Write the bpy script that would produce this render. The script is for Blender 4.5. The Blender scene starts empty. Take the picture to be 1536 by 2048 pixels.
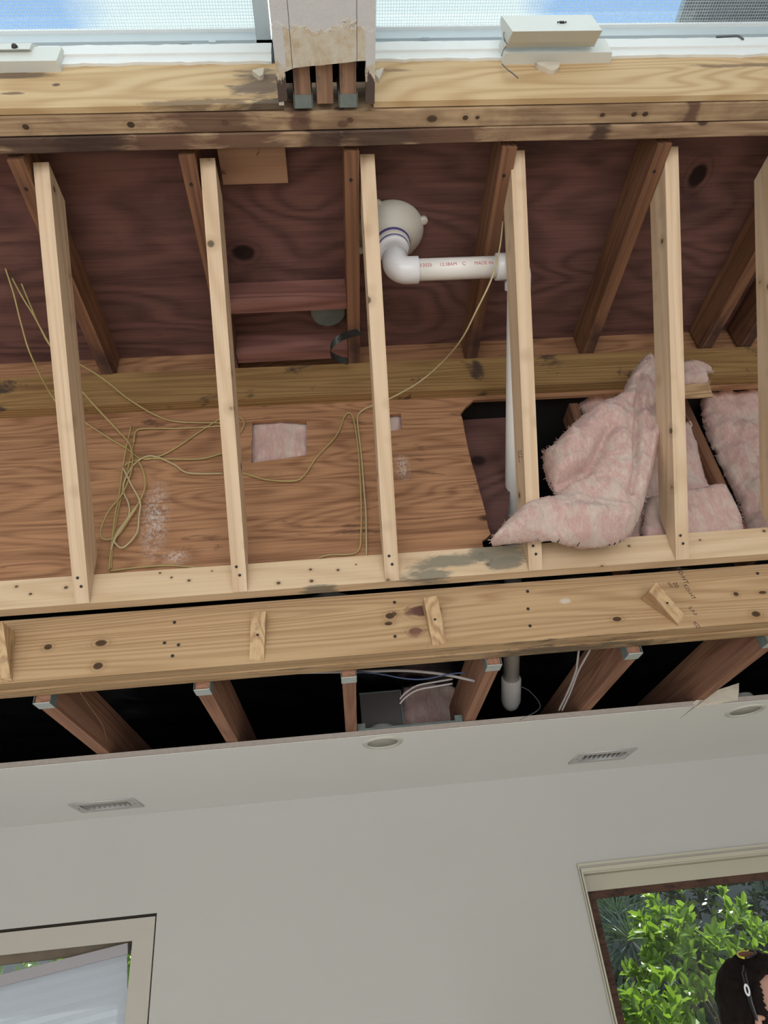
import bpy, bmesh, math, random
from mathutils import Vector, Matrix, noise
random.seed(7)
C = bpy.context.scene.collection
rad = math.radians
ZC = 1.78                                   # lens height above the room floor

# ------------------------------------------------------------------ camera
PITCH, YAW, ROLL, FL = rad(33.42), rad(5.2254), rad(-6.6196), 1356.4
ca, sa, cb, sb, cc, sc = (math.cos(PITCH), math.sin(PITCH), math.cos(YAW), math.sin(YAW), math.cos(ROLL), math.sin(ROLL))
FW = Vector((sb*ca, cb*ca, sa)); R0 = Vector((cb, -sb, 0)); U0 = R0.cross(FW)
RT = R0*cc + U0*sc; UP = -R0*sc + U0*cc
cam_d = bpy.data.cameras.new('camera'); cam = bpy.data.objects.new('camera', cam_d); C.objects.link(cam)
cam_d.sensor_fit = 'HORIZONTAL'; cam_d.sensor_width = 36; cam_d.lens = FL/1536*36; cam_d.clip_start = .02; cam_d.clip_end = 200
cam.matrix_world = Matrix(((RT.x, UP.x, -FW.x, 0), (RT.y, UP.y, -FW.y, 0), (RT.z, UP.z, -FW.z, ZC), (0, 0, 0, 1)))
bpy.context.scene.camera = cam

def ray(x, y): return RT*((x-768)/FL) - UP*((y-1024)/FL) + FW
def onY(x, y, Y):                            # point of the sight line at distance Y (world)
    v = ray(x, y); v = v*(Y/v.y); return Vector((v.x, v.y, v.z+ZC))
def onZ(x, y, z):                            # point at height z above the lens
    v = ray(x, y); v = v*(z/v.z); return Vector((v.x, v.y, v.z+ZC))
def onD(x, y, d):                            # point at depth d along the optical axis
    v = ray(x, y)*d; return Vector((v.x, v.y, v.z+ZC))

# ------------------------------------------------------------------ world, sun, daylight, fill lamps, exposure
sc_ = bpy.context.scene
sc_.view_settings.view_transform = 'Standard'; sc_.view_settings.look = 'None'
sc_.view_settings.exposure = 0.0; sc_.view_settings.gamma = 1.0
W = bpy.data.worlds.new('world'); sc_.world = W; W.use_nodes = True
nt = W.node_tree; nt.nodes.clear()
def N(nt, t, **kw):
    n = nt.nodes.new(t)
    for k, v in kw.items():
        if hasattr(n, k): setattr(n, k, v)
        else: n.inputs[k].default_value = v
    return n
tc = N(nt, 'ShaderNodeTexCoord'); mp = N(nt, 'ShaderNodeMapping'); mp.inputs['Location'].default_value = (.35, .2, .1)
ns = N(nt, 'ShaderNodeTexNoise', Scale=1.9, Detail=6.0, Roughness=.55)
rp = N(nt, 'ShaderNodeValToRGB'); rp.color_ramp.elements[0].position = .33; rp.color_ramp.elements[0].color = (.30, .52, .92, 1)
rp.color_ramp.elements[1].position = .44; rp.color_ramp.elements[1].color = (.84, .95, 1.0, 1)
bg = N(nt, 'ShaderNodeBackground', Strength=1.15); wo = N(nt, 'ShaderNodeOutputWorld')
nt.links.new(tc.outputs['Generated'], mp.inputs[0]); nt.links.new(mp.outputs[0], ns.inputs['Vector'])
blue = None
for (px, py, w_) in ((30, 5, .075), (1225, 22, .05), (1290, 5, .05)):      # blue gaps between the clouds
    dd_ = ray(px, py).normalized(); ds = nt.nodes.new('ShaderNodeVectorMath'); ds.operation = 'DISTANCE'; ds.inputs[1].default_value = dd_; nt.links.new(tc.outputs['Generated'], ds.inputs[0])
    m1 = nt.nodes.new('ShaderNodeMapRange'); m1.inputs[1].default_value = w_*.2; m1.inputs[2].default_value = w_*2.2; m1.inputs[3].default_value = .22; m1.inputs[4].default_value = 0.0; nt.links.new(ds.outputs['Value'], m1.inputs[0])
    if blue is None: blue = m1.outputs[0]
    else: mm_ = nt.nodes.new('ShaderNodeMath'); mm_.operation = 'MAXIMUM'; nt.links.new(blue, mm_.inputs[0]); nt.links.new(m1.outputs[0], mm_.inputs[1]); blue = mm_.outputs[0]
sb0 = nt.nodes.new('ShaderNodeMath'); sb0.operation = 'SUBTRACT'; nt.links.new(ns.outputs[0], sb0.inputs[0]); nt.links.new(blue, sb0.inputs[1])
nt.links.new(sb0.outputs[0], rp.inputs[0]); nt.links.new(rp.outputs[0], bg.inputs[0]); nt.links.new(bg.outputs[0], wo.inputs[0])
def lamp(name, kind, energy, color=(1, 1, 1), loc=(0, 0, 0), to=None, size=(1, 1), angle=.01):
    d = bpy.data.lights.new(name, kind); o = bpy.data.objects.new(name, d); C.objects.link(o)
    d.energy = energy; d.color = color; o.location = loc
    if kind == 'AREA': d.shape = 'RECTANGLE'; d.size, d.size_y = size
    if kind == 'SUN': d.angle = angle
    if to is not None: o.rotation_euler = (Vector(to)-Vector(loc)).to_track_quat('-Z', 'Z').to_euler()
    return o
lamp('sun', 'SUN', 8.0, (1, .96, .88), (2, 7.2, 8), (0, 3.6, 0), angle=.02)
lamp('fill_behind_camera', 'AREA', 112, (1.0, .97, .93), (0.0, -3.35, 1.25), (0, 1.0, 1.75), (5.2, 2.1))  # fill lamp added behind the camera at an assumed glazed opening
lamp('fill_left', 'AREA', 16, (.93, .97, 1.0), (-3.1, -0.6, 1.3), (0, .6, 1.9), (2.0, 1.6))  # fill lamp added at the left; that wall has no opening
lamp('daylight_left_skylight', 'AREA', 7, (.80, .90, 1.0), (-.85, .22, ZC+2.22), (-.85, .24, ZC), (1.4, 1.0))
lamp('daylight_right_skylight', 'AREA', 7, (.80, .90, 1.0), (1.05, .22, ZC+2.22), (1.05, .24, ZC), (1.6, 1.0))

# ------------------------------------------------------------------ materials
def newmat(name):
    m = bpy.data.materials.new(name); m.use_nodes = True; t = m.node_tree
    b = t.nodes['Principled BSDF']; return m, t, b
def L(t, a, b): t.links.new(a, b)
def mix(t, fac, a, b, blend='MIX'):
    n = t.nodes.new('ShaderNodeMix'); n.data_type = 'RGBA'; n.blend_type = blend
    for s, v in ((n.inputs[0], fac), (n.inputs[6], a), (n.inputs[7], b)):
        if hasattr(v, 'links') or hasattr(v, 'is_output'): t.links.new(v, s)
        else: s.default_value = v if not isinstance(v, tuple) else (*v, 1)[:4]
    return n.outputs[2]
def mathn(t, op, a, b=None, c=None, clamp=False):
    n = t.nodes.new('ShaderNodeMath'); n.operation = op; n.use_clamp = clamp
    for i, v in enumerate((a, b, c)):
        if v is None: continue
        if hasattr(v, 'is_output'): t.links.new(v, n.inputs[i])
        else: n.inputs[i].default_value = v
    return n.outputs[0]
def ramp(t, fac, stops):
    n = t.nodes.new('ShaderNodeValToRGB'); e = n.color_ramp.elements
    while len(e) < len(stops): e.new(.5)
    for i, (p, c) in enumerate(stops):
        e[i].position = p; e[i].color = (*c, 1) if isinstance(c, tuple) else (c, c, c, 1)
    t.links.new(fac, n.inputs[0]); return n.outputs[0]
def vmap(t, vec, scale, loc=(0, 0, 0)):
    n = t.nodes.new('ShaderNodeMapping'); n.inputs['Scale'].default_value = scale; n.inputs['Location'].default_value = loc
    t.links.new(vec, n.inputs[0]); return n.outputs[0]
def noisen(t, vec, scale=1, detail=2, rough=.5, dist=0):
    n = N(t, 'ShaderNodeTexNoise', Scale=scale, Detail=detail, Roughness=rough, Distortion=dist)
    t.links.new(vec, n.inputs['Vector']); return n.outputs[0]
def srgb(r, g, b): return tuple(((c/255)/12.92 if c/255 <= .04045 else ((c/255+.055)/1.055)**2.4) for c in (r, g, b))

def wood(name, light, dark, stretch=(1.2, 9, 9), freq=14, ringc=.5, fiber=.35, knots=0.0, knot_scale=(3, 9, 9), rough=.75,
         stain=None, mould=None, explicit=(), seed=(0, 0, 0), rnd=True, bump=.25, chalk=None, patches=()):
    """Sawn timber: contour-line grain of a stretched noise, fibre streaks, knots; all in the board's own space (x = along)."""
    m, t, b = newmat(name); b.inputs['Roughness'].default_value = rough; b.inputs['Specular IOR Level'].default_value = .25
    tcn = t.nodes.new('ShaderNodeTexCoord'); base = tcn.outputs['Object']
    if rnd:
        oi = t.nodes.new('ShaderNodeObjectInfo'); vm = t.nodes.new('ShaderNodeVectorMath'); vm.operation = 'SCALE'
        cx = t.nodes.new('ShaderNodeCombineXYZ'); r = oi.outputs['Random']
        L(t, mathn(t, 'MULTIPLY', r, 31.0), cx.inputs[0]); L(t, mathn(t, 'MULTIPLY', r, 3.1), cx.inputs[1]); L(t, mathn(t, 'MULTIPLY', r, 5.3), cx.inputs[2])
        ad = t.nodes.new('ShaderNodeVectorMath'); ad.operation = 'ADD'; L(t, base, ad.inputs[0]); L(t, cx.outputs[0], ad.inputs[1]); co = ad.outputs[0]
    else: co = vmap(t, base, (1, 1, 1), seed)
    n1 = noisen(t, vmap(t, co, stretch), 1.0, 1.5, .45, .3)
    ring = mathn(t, 'SINE', mathn(t, 'MULTIPLY', n1, freq*6.28))
    ring = mathn(t, 'MULTIPLY_ADD', ring, .5, .5); ring = mathn(t, 'POWER', ring, 1.6)
    fib = noisen(t, vmap(t, co, (stretch[0]*3, 150, 150)), 1.0, 2, .6)
    fib2 = noisen(t, vmap(t, co, (stretch[0]*1.2, 35, 35)), 1.0, 2, .6)
    big = noisen(t, vmap(t, co, (1.1, 3, 3)), 1.0, 2, .5)
    f = mathn(t, 'ADD', mathn(t, 'MULTIPLY', ring, ringc), mathn(t, 'MULTIPLY', mathn(t, 'SUBTRACT', fib, .38), fiber*3.2))
    f = mathn(t, 'ADD', f, mathn(t, 'MULTIPLY', mathn(t, 'SUBTRACT', fib2, .5), fiber*1.6))
    f = mathn(t, 'ADD', f, mathn(t, 'MULTIPLY', mathn(t, 'SUBTRACT', big, .5), .5), clamp=True)
    col = mix(t, f, light, dark)
    if knots > 0:
        vo = N(t, 'ShaderNodeTexVoronoi', Scale=1.0); wob = t.nodes.new('ShaderNodeVectorMath'); wob.operation = 'ADD'
        L(t, vmap(t, co, knot_scale), wob.inputs[0]); L(t, vmap(t, n1 if False else co, (0, 0, 0)), wob.inputs[1]); L(t, wob.outputs[0], vo.inputs['Vector'])
        sep = t.nodes.new('ShaderNodeSeparateColor'); L(t, vo.outputs['Color'], sep.inputs[0])
        on = mathn(t, 'LESS_THAN', sep.outputs[0], knots)
        k = mathn(t, 'MULTIPLY', ramp(t, vo.outputs['Distance'], [(.10, 1.0), (.15, 0.0)]), on)
        halo = mathn(t, 'MULTIPLY', ramp(t, vo.outputs['Distance'], [(.14, .5), (.36, 0.0)]), on)
        col = mix(t, halo, col, tuple(c*.75 for c in dark)); col = mix(t, k, col, tuple(c*.28 for c in dark))
    for (kx, ky, kz, rx, rz) in explicit:       # knots at known places; rx along the board, rz across
        sx = t.nodes.new('ShaderNodeMapping'); sx.vector_type = 'POINT'
        sx.inputs['Location'].default_value = (-kx/rx, -ky/rz, -kz/rz); sx.inputs['Scale'].default_value = (1/rx, 1/rz, 1/rz); L(t, base, sx.inputs[0])
        ln = t.nodes.new('ShaderNodeVectorMath'); ln.operation = 'LENGTH'; L(t, sx.outputs[0], ln.inputs[0])
        dd = mathn(t, 'ADD', ln.outputs['Value'], mathn(t, 'MULTIPLY', mathn(t, 'SUBTRACT', fib2, .5), .5))
        kk = ramp(t, mathn(t, 'MULTIPLY', dd, .25), [(.19, 1.0), (.25, 0.0)])
        hh = mathn(t, 'MULTIPLY', ramp(t, mathn(t, 'MULTIPLY', dd, .25), [(.25, .6), (.62, 0.0)]), mathn(t, 'MULTIPLY_ADD', mathn(t, 'SINE', mathn(t, 'MULTIPLY', dd, 9.0)), .4, .6))
        col = mix(t, hh, col, tuple(c*.7 for c in dark)); col = mix(t, kk, col, tuple(c*.22 for c in dark))
    if stain:
        scol, sscale, lo, hi = stain[:4]; amt = stain[4] if len(stain) > 4 else .9
        s = ramp(t, noisen(t, vmap(t, base, sscale, seed), 1.0, 5, .62, .4), [(lo, 0.0), (hi, amt)])
        col = mix(t, s, col, scol)
    if mould:
        mcol, mscale, lo, hi = mould
        s = ramp(t, noisen(t, vmap(t, base, mscale, (4, 1, 2)), 1.0, 8, .75), [(lo, 0.0), (hi, .85)])
        col = mix(t, s, col, mcol)
    if chalk:                                    # white mineral bloom in a soft patch: (x, y, z, rx, rz)
        for (kx, ky, kz, rx, rz) in chalk:
            sx = t.nodes.new('ShaderNodeMapping'); sx.inputs['Location'].default_value = (-kx/rx, -ky, -kz/rz); sx.inputs['Scale'].default_value = (1/rx, 1, 1/rz); L(t, base, sx.inputs[0])
            ln = t.nodes.new('ShaderNodeVectorMath'); ln.operation = 'LENGTH'; L(t, sx.outputs[0], ln.inputs[0])
            g = ramp(t, ln.outputs['Value'], [(.1, 1.0), (1.0, 0.0)])
            sp = ramp(t, noisen(t, vmap(t, base, (130, 130, 130)), 1, 3, .7), [(.42, 0.0), (.62, .8)])
            col = mix(t, mathn(t, 'MULTIPLY', g, sp), col, (.62, .58, .56))
    for (kx, ky, kz, rx, rz, pc_) in patches:    # stains with a place of their own
        sx = t.nodes.new('ShaderNodeMapping'); sx.inputs['Location'].default_value = (-kx/rx, 0, -kz/rz); sx.inputs['Scale'].default_value = (1/rx, 0, 1/rz); L(t, base, sx.inputs[0])
        ln = t.nodes.new('ShaderNodeVectorMath'); ln.operation = 'LENGTH'; L(t, sx.outputs[0], ln.inputs[0])
        nn = noisen(t, vmap(t, base, (9, 30, 30)), 1, 6, .68, .5)
        g = ramp(t, mathn(t, 'ADD', ln.outputs['Value'], mathn(t, 'MULTIPLY', mathn(t, 'SUBTRACT', nn, .5), 2.4)), [(.55, .85), (1.0, 0.0)])
        col = mix(t, g, col, pc_)
    L(t, col, b.inputs['Base Color'])
    bp = N(t, 'ShaderNodeBump', Strength=bump, Distance=.002); L(t, mathn(t, 'ADD', ring, fib), bp.inputs['Height']); L(t, bp.outputs[0], b.inputs['Normal'])
    return m

def plain(name, col, rough=.5, metal=0.0, var=.06, nscale=8, bump=0.0, bscale=60, spec=.5):
    m, t, b = newmat(name); b.inputs['Roughness'].default_value = rough; b.inputs['Metallic'].default_value = metal; b.inputs['Specular IOR Level'].default_value = spec
    tcn = t.nodes.new('ShaderNodeTexCoord'); n = noisen(t, tcn.outputs['Object'], nscale, 4, .6)
    L(t, mix(t, n, tuple(c*(1-var) for c in col), tuple(min(1, c*(1+var)) for c in col)), b.inputs['Base Color'])
    if bump:
        bp = N(t, 'ShaderNodeBump', Strength=bump, Distance=.003); L(t, noisen(t, tcn.outputs['Object'], bscale, 5, .7), bp.inputs['Height']); L(t, bp.outputs[0], b.inputs['Normal'])
    return m

M = {}
M['pine'] = wood('new_pine', (.70, .535, .375), (.53, .37, .235), (0.5, 6, 6), 14, .42, .34, knots=.5, knot_scale=(13, 13, 13))
EXP = []
for kx, ky, rx in ((33, 1173, .005), (61, 1188, .005), (132, 1175, .006), (320, 1146, .004), (343, 1155, .004), (378, 1161, .005), (557, 1166, .006), (621, 1139, .005), (623, 1162, .006), (676, 1140, .005), (963, 1107, .005), (983, 1120, .005), (977, 1129, .007), (1258, 1092, .005), (1400, 1080, .004), (1528, 1062, .006), (424, 1142, .003), (712, 1129, .003), (1205, 1134, .008)):
    p = onY(kx, ky, 1.622); EXP.append((p.x, p.y, p.z, rx, rx*.8))
M['pine_plate'] = wood('new_pine_plate', (.68, .52, .35), (.52, .36, .215), (0.6, 6, 6), 11, .4, .3, knots=0, rnd=False, explicit=EXP,
                       patches=[(onY(px, py, 1.622).x, 0, onY(px, py, 1.622).z, rx, rz, (.20, .185, .145)) for px, py, rx, rz in ((900, 1120, .13, .03), (1000, 1105, .10, .035), (860, 1150, .08, .02), (1010, 1125, .06, .02), (640, 1172, .05, .008))])
KN = [(96, 1294, .011, .008), (202, 1286, .016, .009), (196, 1332, .013, .010), (788, 1228, .008, .007), (780, 1232, .014, .010), (845, 1222, .03, .016),
      (831, 1262, .018, .009), (777, 1247, .012, .006), (1234, 1238, .013, .007), (1472, 1188, .008, .007), (1512, 1228, .013, .009), (1525, 1185, .012, .005)]
expl = []
for kx, ky, rx, rz in KN:
    p = onY(kx, ky, 1.69); expl.append((p.x, p.y, p.z, rx, rz))
M['beam'] = wood('aged_pine_beam', (.51, .35, .20), (.32, .185, .09), (0.5, 10, 10), 19, .5, .35, rnd=False, explicit=expl, seed=(3, 2, 1),
                 mould=((.10, .08, .06), (60, 60, 60), .66, .72),
                 patches=[(onY(px, py, 1.69).x, 0, onY(px, py, 1.69).z, rx, rz, c_) for px, py, rx, rz, c_ in ((850, 1312, .45, .012, (.12, .09, .06)), (1150, 1282, .4, .012, (.12, .09, .06)), (250, 1368, .5, .006, (.14, .10, .06)),
                     (845, 1222, .06, .018, (.13, .06, .05)), (830, 1262, .03, .02, (.20, .10, .07)), (960, 1298, .10, .008, (.50, .46, .38)), (1132, 1202, .02, .01, (.6, .55, .48)), (1392, 1285, .015, .02, (.55, .5, .42)), (560, 1330, .12, .008, (.15, .12, .08)))])
M['ledger'] = wood('yellow_pine_ledger', (.34, .21, .085), (.18, .095, .04), (0.45, 12, 12), 17, .5, .3, knots=.15, knot_scale=(3, 8, 8), stain=((.06, .04, .035), (7, 9, 9), .60, .68))
M['rafter'] = wood('old_rafter', (.25, .125, .070), (.12, .055, .034), (0.5, 9, 9), 14, .55, .35, knots=.15, knot_scale=(3, 9, 9), stain=((.05, .03, .03), (2.5, 7, 7), .55, .75))
M['joist'] = wood('old_joist', (.38, .20, .13), (.21, .10, .065), (0.5, 9, 9), 14, .5, .4, knots=.12, knot_scale=(3, 9, 9), stain=((.10, .05, .04), (3, 9, 9), .58, .8, .6))
def header_mat(nm, marks, Y, light, dark, kn=()):
    return wood(nm, light, dark, (0.5, 12, 12), 17, .45, .5, knots=.55, knot_scale=(9, 14, 14), rnd=False, explicit=[(onZ(px, py, 1.69).x-.3, 0, -.084, rx, rx*.8) for px, py, rx in kn], seed=(Y*40, 0, 2), stain=((.16, .09, .06), (3.5, 9, 16), .48, .66, .75),
                patches=[(onZ(px, py, 1.69).x-.3, 0, 0, rx, 40, c_) for px, py, rx, c_ in marks])
DK = (.055, .032, .028); MD = (.13, .07, .05)
M['ply_face'] = wood('header_face_plywood', (.60, .44, .255), (.42, .26, .12), (1.3, 2, 5.0), 13, .6, .2, rnd=False, seed=(1.3, 0, .4), bump=.08,
                     patches=[(onY(px, py, .80).x, 0, onY(px, py, .80).z, rx, rz, c_) for px, py, rx, rz, c_ in ((520, 170, .085, .09, (.13, .095, .08)), (400, 205, .14, .022, (.20, .13, .08)), (30, 150, .10, .02, (.12, .08, .06)), (560, 205, .10, .03, (.06, .045, .04)), (790, 140, .06, .015, (.25, .16, .10)), (1536, 130, .25, .012, (.22, .14, .09)), (20, 187, .03, .008, (.15, .09, .06)), (112, 170, .012, .008, (.07, .04, .03)))])
M['ply_wall'] = wood('plywood_wall', (.44, .235, .125), (.22, .105, .055), (1.2, 3, 7.5), 15, .5, .55, knots=.05, knot_scale=(4, 5, 9), rnd=False, seed=(7.3, 0, 2),
                     stain=((.10, .05, .03), (5, 5, 22), .64, .72, .8),
                     chalk=[tuple(onY(310, 1040, 1.665)) + (.05, .16), tuple(onY(805, 935, 1.665)) + (.03, .06), tuple(onY(350, 1115, 1.665)) + (.05, .03)])
kn = onZ(1395, 352, 1.805); kn2 = onZ(487, 506, 1.805); kn3 = onZ(1365, 328, 1.805)
M['ply_shade'] = wood('shade_toned_plywood', (.185, .092, .078), (.085, .040, .038), (1.6, 4.5, 3), 10, .55, .35, knots=.05, knot_scale=(4, 8, 5), rnd=False, seed=(2, 5, 1),  # plywood darkened in its base colour for the weaker light up there
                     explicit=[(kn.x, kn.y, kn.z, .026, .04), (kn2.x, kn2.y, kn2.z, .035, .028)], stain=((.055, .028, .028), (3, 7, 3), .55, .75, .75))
M['block'] = wood('offcut', (.60, .42, .24), (.33, .19, .10), (3, 14, 14), 9, .6, .3, bump=.2, mould=((.14, .13, .10), (30, 30, 30), .56, .7))
M['darkwood'] = wood('dark_window_wood', (.12, .065, .045), (.05, .028, .022), (1, 9, 9), 8, .4, .5, stain=((.03, .02, .02), (20, 40, 40), .5, .7))
M['drywall'] = plain('painted_drywall', (.82, .83, .83), .75, 0, .02, 3, .06, 130, .3)
M['wallpaint'] = plain('wall_paint', (.53, .525, .505), .8, 0, .02, 2, .05, 130, .3)
M['gypsum'] = plain('gypsum_core', (.42, .37, .33), .95, 0, .2, 60, .4, 90)
M['paper'] = plain('torn_drywall_paper', (.60, .54, .45), .95, 0, .16, 14, .3, 60)
M['whitepaint'] = plain('white_frame_paint', (.74, .78, .80), .35, 0, .02, 5)
M['alu'] = plain('skylight_frame_metal', (.50, .57, .61), .35, 0.0, .05, 5)
M['trimwhite'] = plain('chipped_white_trim', (.76, .78, .78), .6, 0, .04, 20, .3, 70)
M['motor'] = plain('motor_plastic', (.60, .61, .575), .4, 0, .02, 5)
M['pvc'] = plain('white_pvc', (.80, .78, .75), .3, 0, .04, 9)
M['pvcfit'] = plain('pvc_fitting', (.80, .80, .83), .28, 0, .02, 9)
M['purple'] = plain('purple_primer', (.06, .04, .22), .4, 0, .2, 40)
M['drain'] = plain('cream_drain_plastic', (.62, .60, .53), .45, 0, .05, 9)
M['redink'] = plain('red_pipe_print', (.45, .06, .07), .6)
M['blackink'] = plain('black_stamp_ink', (.10, .07, .05), .9)
M['galv'] = plain('galvanised_steel', (.50, .56, .55), .45, .35, .2, 30, .1, 60)
M['galv_dull'] = plain('weathered_hanger', (.20, .24, .23), .65, .3, .35, 35, .3, 60)
M['steel'] = plain('dark_strap_steel', (.16, .18, .18), .5, .6, .3, 40)
M['screw'] = plain('screw_head', (.045, .04, .04), .4, .6, .3, 40)
M['wire'] = plain('yellow_cable', (.42, .33, .13), .45, 0, .15, 30)
M['wire_pale'] = plain('pale_cable', (.50, .42, .24), .45, 0, .15, 30)
M['wire_white'] = plain('white_cable', (.42, .38, .38), .5, 0, .1, 20)
M['wire_blue'] = plain('blue_cable', (.06, .09, .20), .5, 0, .1, 20)
M['wire_dark'] = plain('dark_wire', (.10, .10, .11), .5)
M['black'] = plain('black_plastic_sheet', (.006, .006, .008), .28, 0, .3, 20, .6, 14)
M['void_shade'] = plain('painted_cavity_shade', (.012, .010, .010), .9)  # near-black colour stands in for shade inside closed cavities
M['slot'] = plain('vent_inside', (.02, .02, .02), .8)
M['vent'] = plain('vent_enamel', (.52, .52, .51), .45, .1, .05, 20)
M['lighttrim'] = plain('light_trim', (.60, .59, .53), .5, 0, .03, 10)
M['lightcan'] = plain('light_baffle', (.36, .355, .32), .5, 0, .03, 10)
M['cream'] = plain('cream_casing', (.52, .495, .40), .5, 0, .04, 6)
M['beige'] = plain('beige_jamb', (.50, .475, .42), .6, 0, .03, 6)
M['gap'] = plain('gap_shadow_and_cracks', (.03, .022, .018), .9)  # dark tone for the gap shadow, cracks and joints
M['shade'] = plain('white_blind_fabric', (.60, .64, .70), .8, 0, .02, 6)
m, t, b = newmat('blind_cloth'); b.inputs['Base Color'].default_value = (.86, .89, .95, 1); b.inputs['Roughness'].default_value = .9
tr = t.nodes.new('ShaderNodeBsdfTranslucent'); tr.inputs[0].default_value = (.86, .90, .97, 1); ms = t.nodes.new('ShaderNodeMixShader'); ms.inputs[0].default_value = .45
L(t, b.outputs[0], ms.inputs[1]); L(t, tr.outputs[0], ms.inputs[2]); L(t, ms.outputs[0], t.nodes['Material Output'].inputs[0]); M['shade'] = m
M['rail'] = plain('blind_head_rail', (.38, .36, .39), .5, 0, .02, 6)
M['floor'] = wood('oak_floor', (.74, .66, .56), (.60, .50, .40), (1, 8, 8), 6, .4, .3, rnd=False)
M['skin'] = plain('skin', (.40, .22, .165), .55, 0, .1, 12)
M['eyewhite'] = plain('eye_white', (.5, .47, .44), .3)
M['hair'] = plain('dark_brown_hair', (.010, .006, .005), .7, 0, .6, 90, 1.0, 160, .15)
M['lens'] = plain('amber_lens', (.30, .09, .01), .12, .3, .5, 20)
M['yellow'] = plain('yellow_lens_rim', (.55, .52, .06), .25)
M['frameblack'] = plain('black_sunglass_frame', (.006, .006, .008), .3)
M['emblem'] = plain('grey_emblem', (.5, .5, .52), .3, .4)
M['shirt'] = plain('navy_work_shirt', (.04, .05, .09), .9, 0, .2, 20, .2, 60)
M['trousers'] = plain('grey_work_trousers', (.10, .10, .10), .9, 0, .2, 20)
M['soil'] = plain('garden_ground', (.12, .10, .06), .95, 0, .4, 6)
M['bark'] = plain('bark', (.12, .09, .06), .9, 0, .4, 30)
M['greywall'] = plain('grey_garden_wall', (.13, .14, .15), .9, 0, .1, 6)

def leafmat(name, c1, c2, trans):
    m, t, b = newmat(name); b.inputs['Roughness'].default_value = .32
    g = t.nodes.new('ShaderNodeNewGeometry'); n = noisen(t, g.outputs['Position'], 7, 2, .5)
    rn = g.outputs['Random Per Island']; f = mathn(t, 'ADD', mathn(t, 'MULTIPLY', rn, .7), mathn(t, 'MULTIPLY', n, .4), clamp=True)
    col = mix(t, f, c1, c2); L(t, col, b.inputs['Base Color'])
    tr = t.nodes.new('ShaderNodeBsdfTranslucent'); L(t, mix(t, .5, col, (.40, .62, .05)), tr.inputs[0])
    ms = t.nodes.new('ShaderNodeMixShader'); ms.inputs[0].default_value = trans; L(t, b.outputs[0], ms.inputs[1]); L(t, tr.outputs[0], ms.inputs[2])
    L(t, ms.outputs[0], t.nodes['Material Output'].inputs[0]); return m
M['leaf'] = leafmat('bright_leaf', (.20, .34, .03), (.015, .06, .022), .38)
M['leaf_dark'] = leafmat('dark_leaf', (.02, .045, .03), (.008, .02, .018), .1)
M['needle'] = leafmat('needle_leaf', (.09, .14, .15), (.03, .06, .07), .1)

m, t, b = newmat('clear_glass'); t.nodes.remove(b)          # window glass
tr = t.nodes.new('ShaderNodeBsdfTransparent'); gl = N(t, 'ShaderNodeBsdfGlossy', Roughness=.02); fr = N(t, 'ShaderNodeFresnel', IOR=1.45); ms = t.nodes.new('ShaderNodeMixShader')
tr.inputs[0].default_value = (.93, .96, .95, 1)
L(t, mathn(t, 'MULTIPLY', fr.outputs[0], .8), ms.inputs[0]); L(t, tr.outputs[0], ms.inputs[1]); L(t, gl.outputs[0], ms.inputs[2]); L(t, ms.outputs[0], t.nodes['Material Output'].inputs[0]); M['glass'] = m

m, t, b = newmat('insect_screen'); b.inputs['Base Color'].default_value = (.62, .70, .72, 1); b.inputs['Roughness'].default_value = .6   # woven screen: fine open grid
tcn = t.nodes.new('ShaderNodeTexCoord'); sp = t.nodes.new('ShaderNodeSeparateXYZ'); L(t, tcn.outputs['Object'], sp.inputs[0])
wx = mathn(t, 'GREATER_THAN', mathn(t, 'SINE', mathn(t, 'MULTIPLY', sp.outputs[0], 6.283/.0075)), .72)
wy = mathn(t, 'GREATER_THAN', mathn(t, 'SINE', mathn(t, 'MULTIPLY', sp.outputs[1], 6.283/.0075)), .72)
tr = t.nodes.new('ShaderNodeBsdfTransparent'); ms = t.nodes.new('ShaderNodeMixShader')
L(t, mathn(t, 'MULTIPLY', mathn(t, 'MAXIMUM', wx, wy), .36), ms.inputs[0]); L(t, tr.outputs[0], ms.inputs[1]); L(t, b.outputs[0], ms.inputs[2]); L(t, ms.outputs[0], t.nodes['Material Output'].inputs[0]); M['screen'] = m

def pinkmat(name, k=1.0):
    m, t, b = newmat(name); b.inputs['Roughness'].default_value = 1; b.inputs['Specular IOR Level'].default_value = .05
    b.inputs['Sheen Weight'].default_value = .25
    g = t.nodes.new('ShaderNodeTexCoord'); co = g.outputs['Object']
    a = noisen(t, vmap(t, co, (10, 9, 5)), 1, 3, .5, 1.8); f = noisen(t, vmap(t, co, (170, 120, 60)), 1, 6, .75, 2.5); s = noisen(t, vmap(t, co, (55, 30, 7)), 1, 5, .6, 2.2)
    col = ramp(t, mathn(t, 'ADD', mathn(t, 'MULTIPLY', a, .6), mathn(t, 'MULTIPLY', s, .4)),
               [(.36, (.76*k, .62*k, .54*k)), (.47, (.74*k, .54*k, .48*k)), (.54, (.70*k, .42*k, .39*k)), (.60, (.74*k, .54*k, .48*k)), (.70, (.78*k, .63*k, .55*k))])
    col = mix(t, ramp(t, f, [(.52, 0.0), (.68, .7)]), col, (.84*k, .74*k, .65*k)); col = mix(t, ramp(t, noisen(t, vmap(t, co, (60, 40, 130)), 1, 5, .7, 2.5), [(.30, .35), (.42, 0.0)]), col, (.56*k, .36*k, .32*k)); L(t, col, b.inputs['Base Color'])
    bp = N(t, 'ShaderNodeBump', Strength=.75, Distance=.012); L(t, mathn(t, 'ADD', mathn(t, 'MULTIPLY', f, .5), a), bp.inputs['Height']); L(t, bp.outputs[0], b.inputs['Normal'])
    return m
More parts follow.
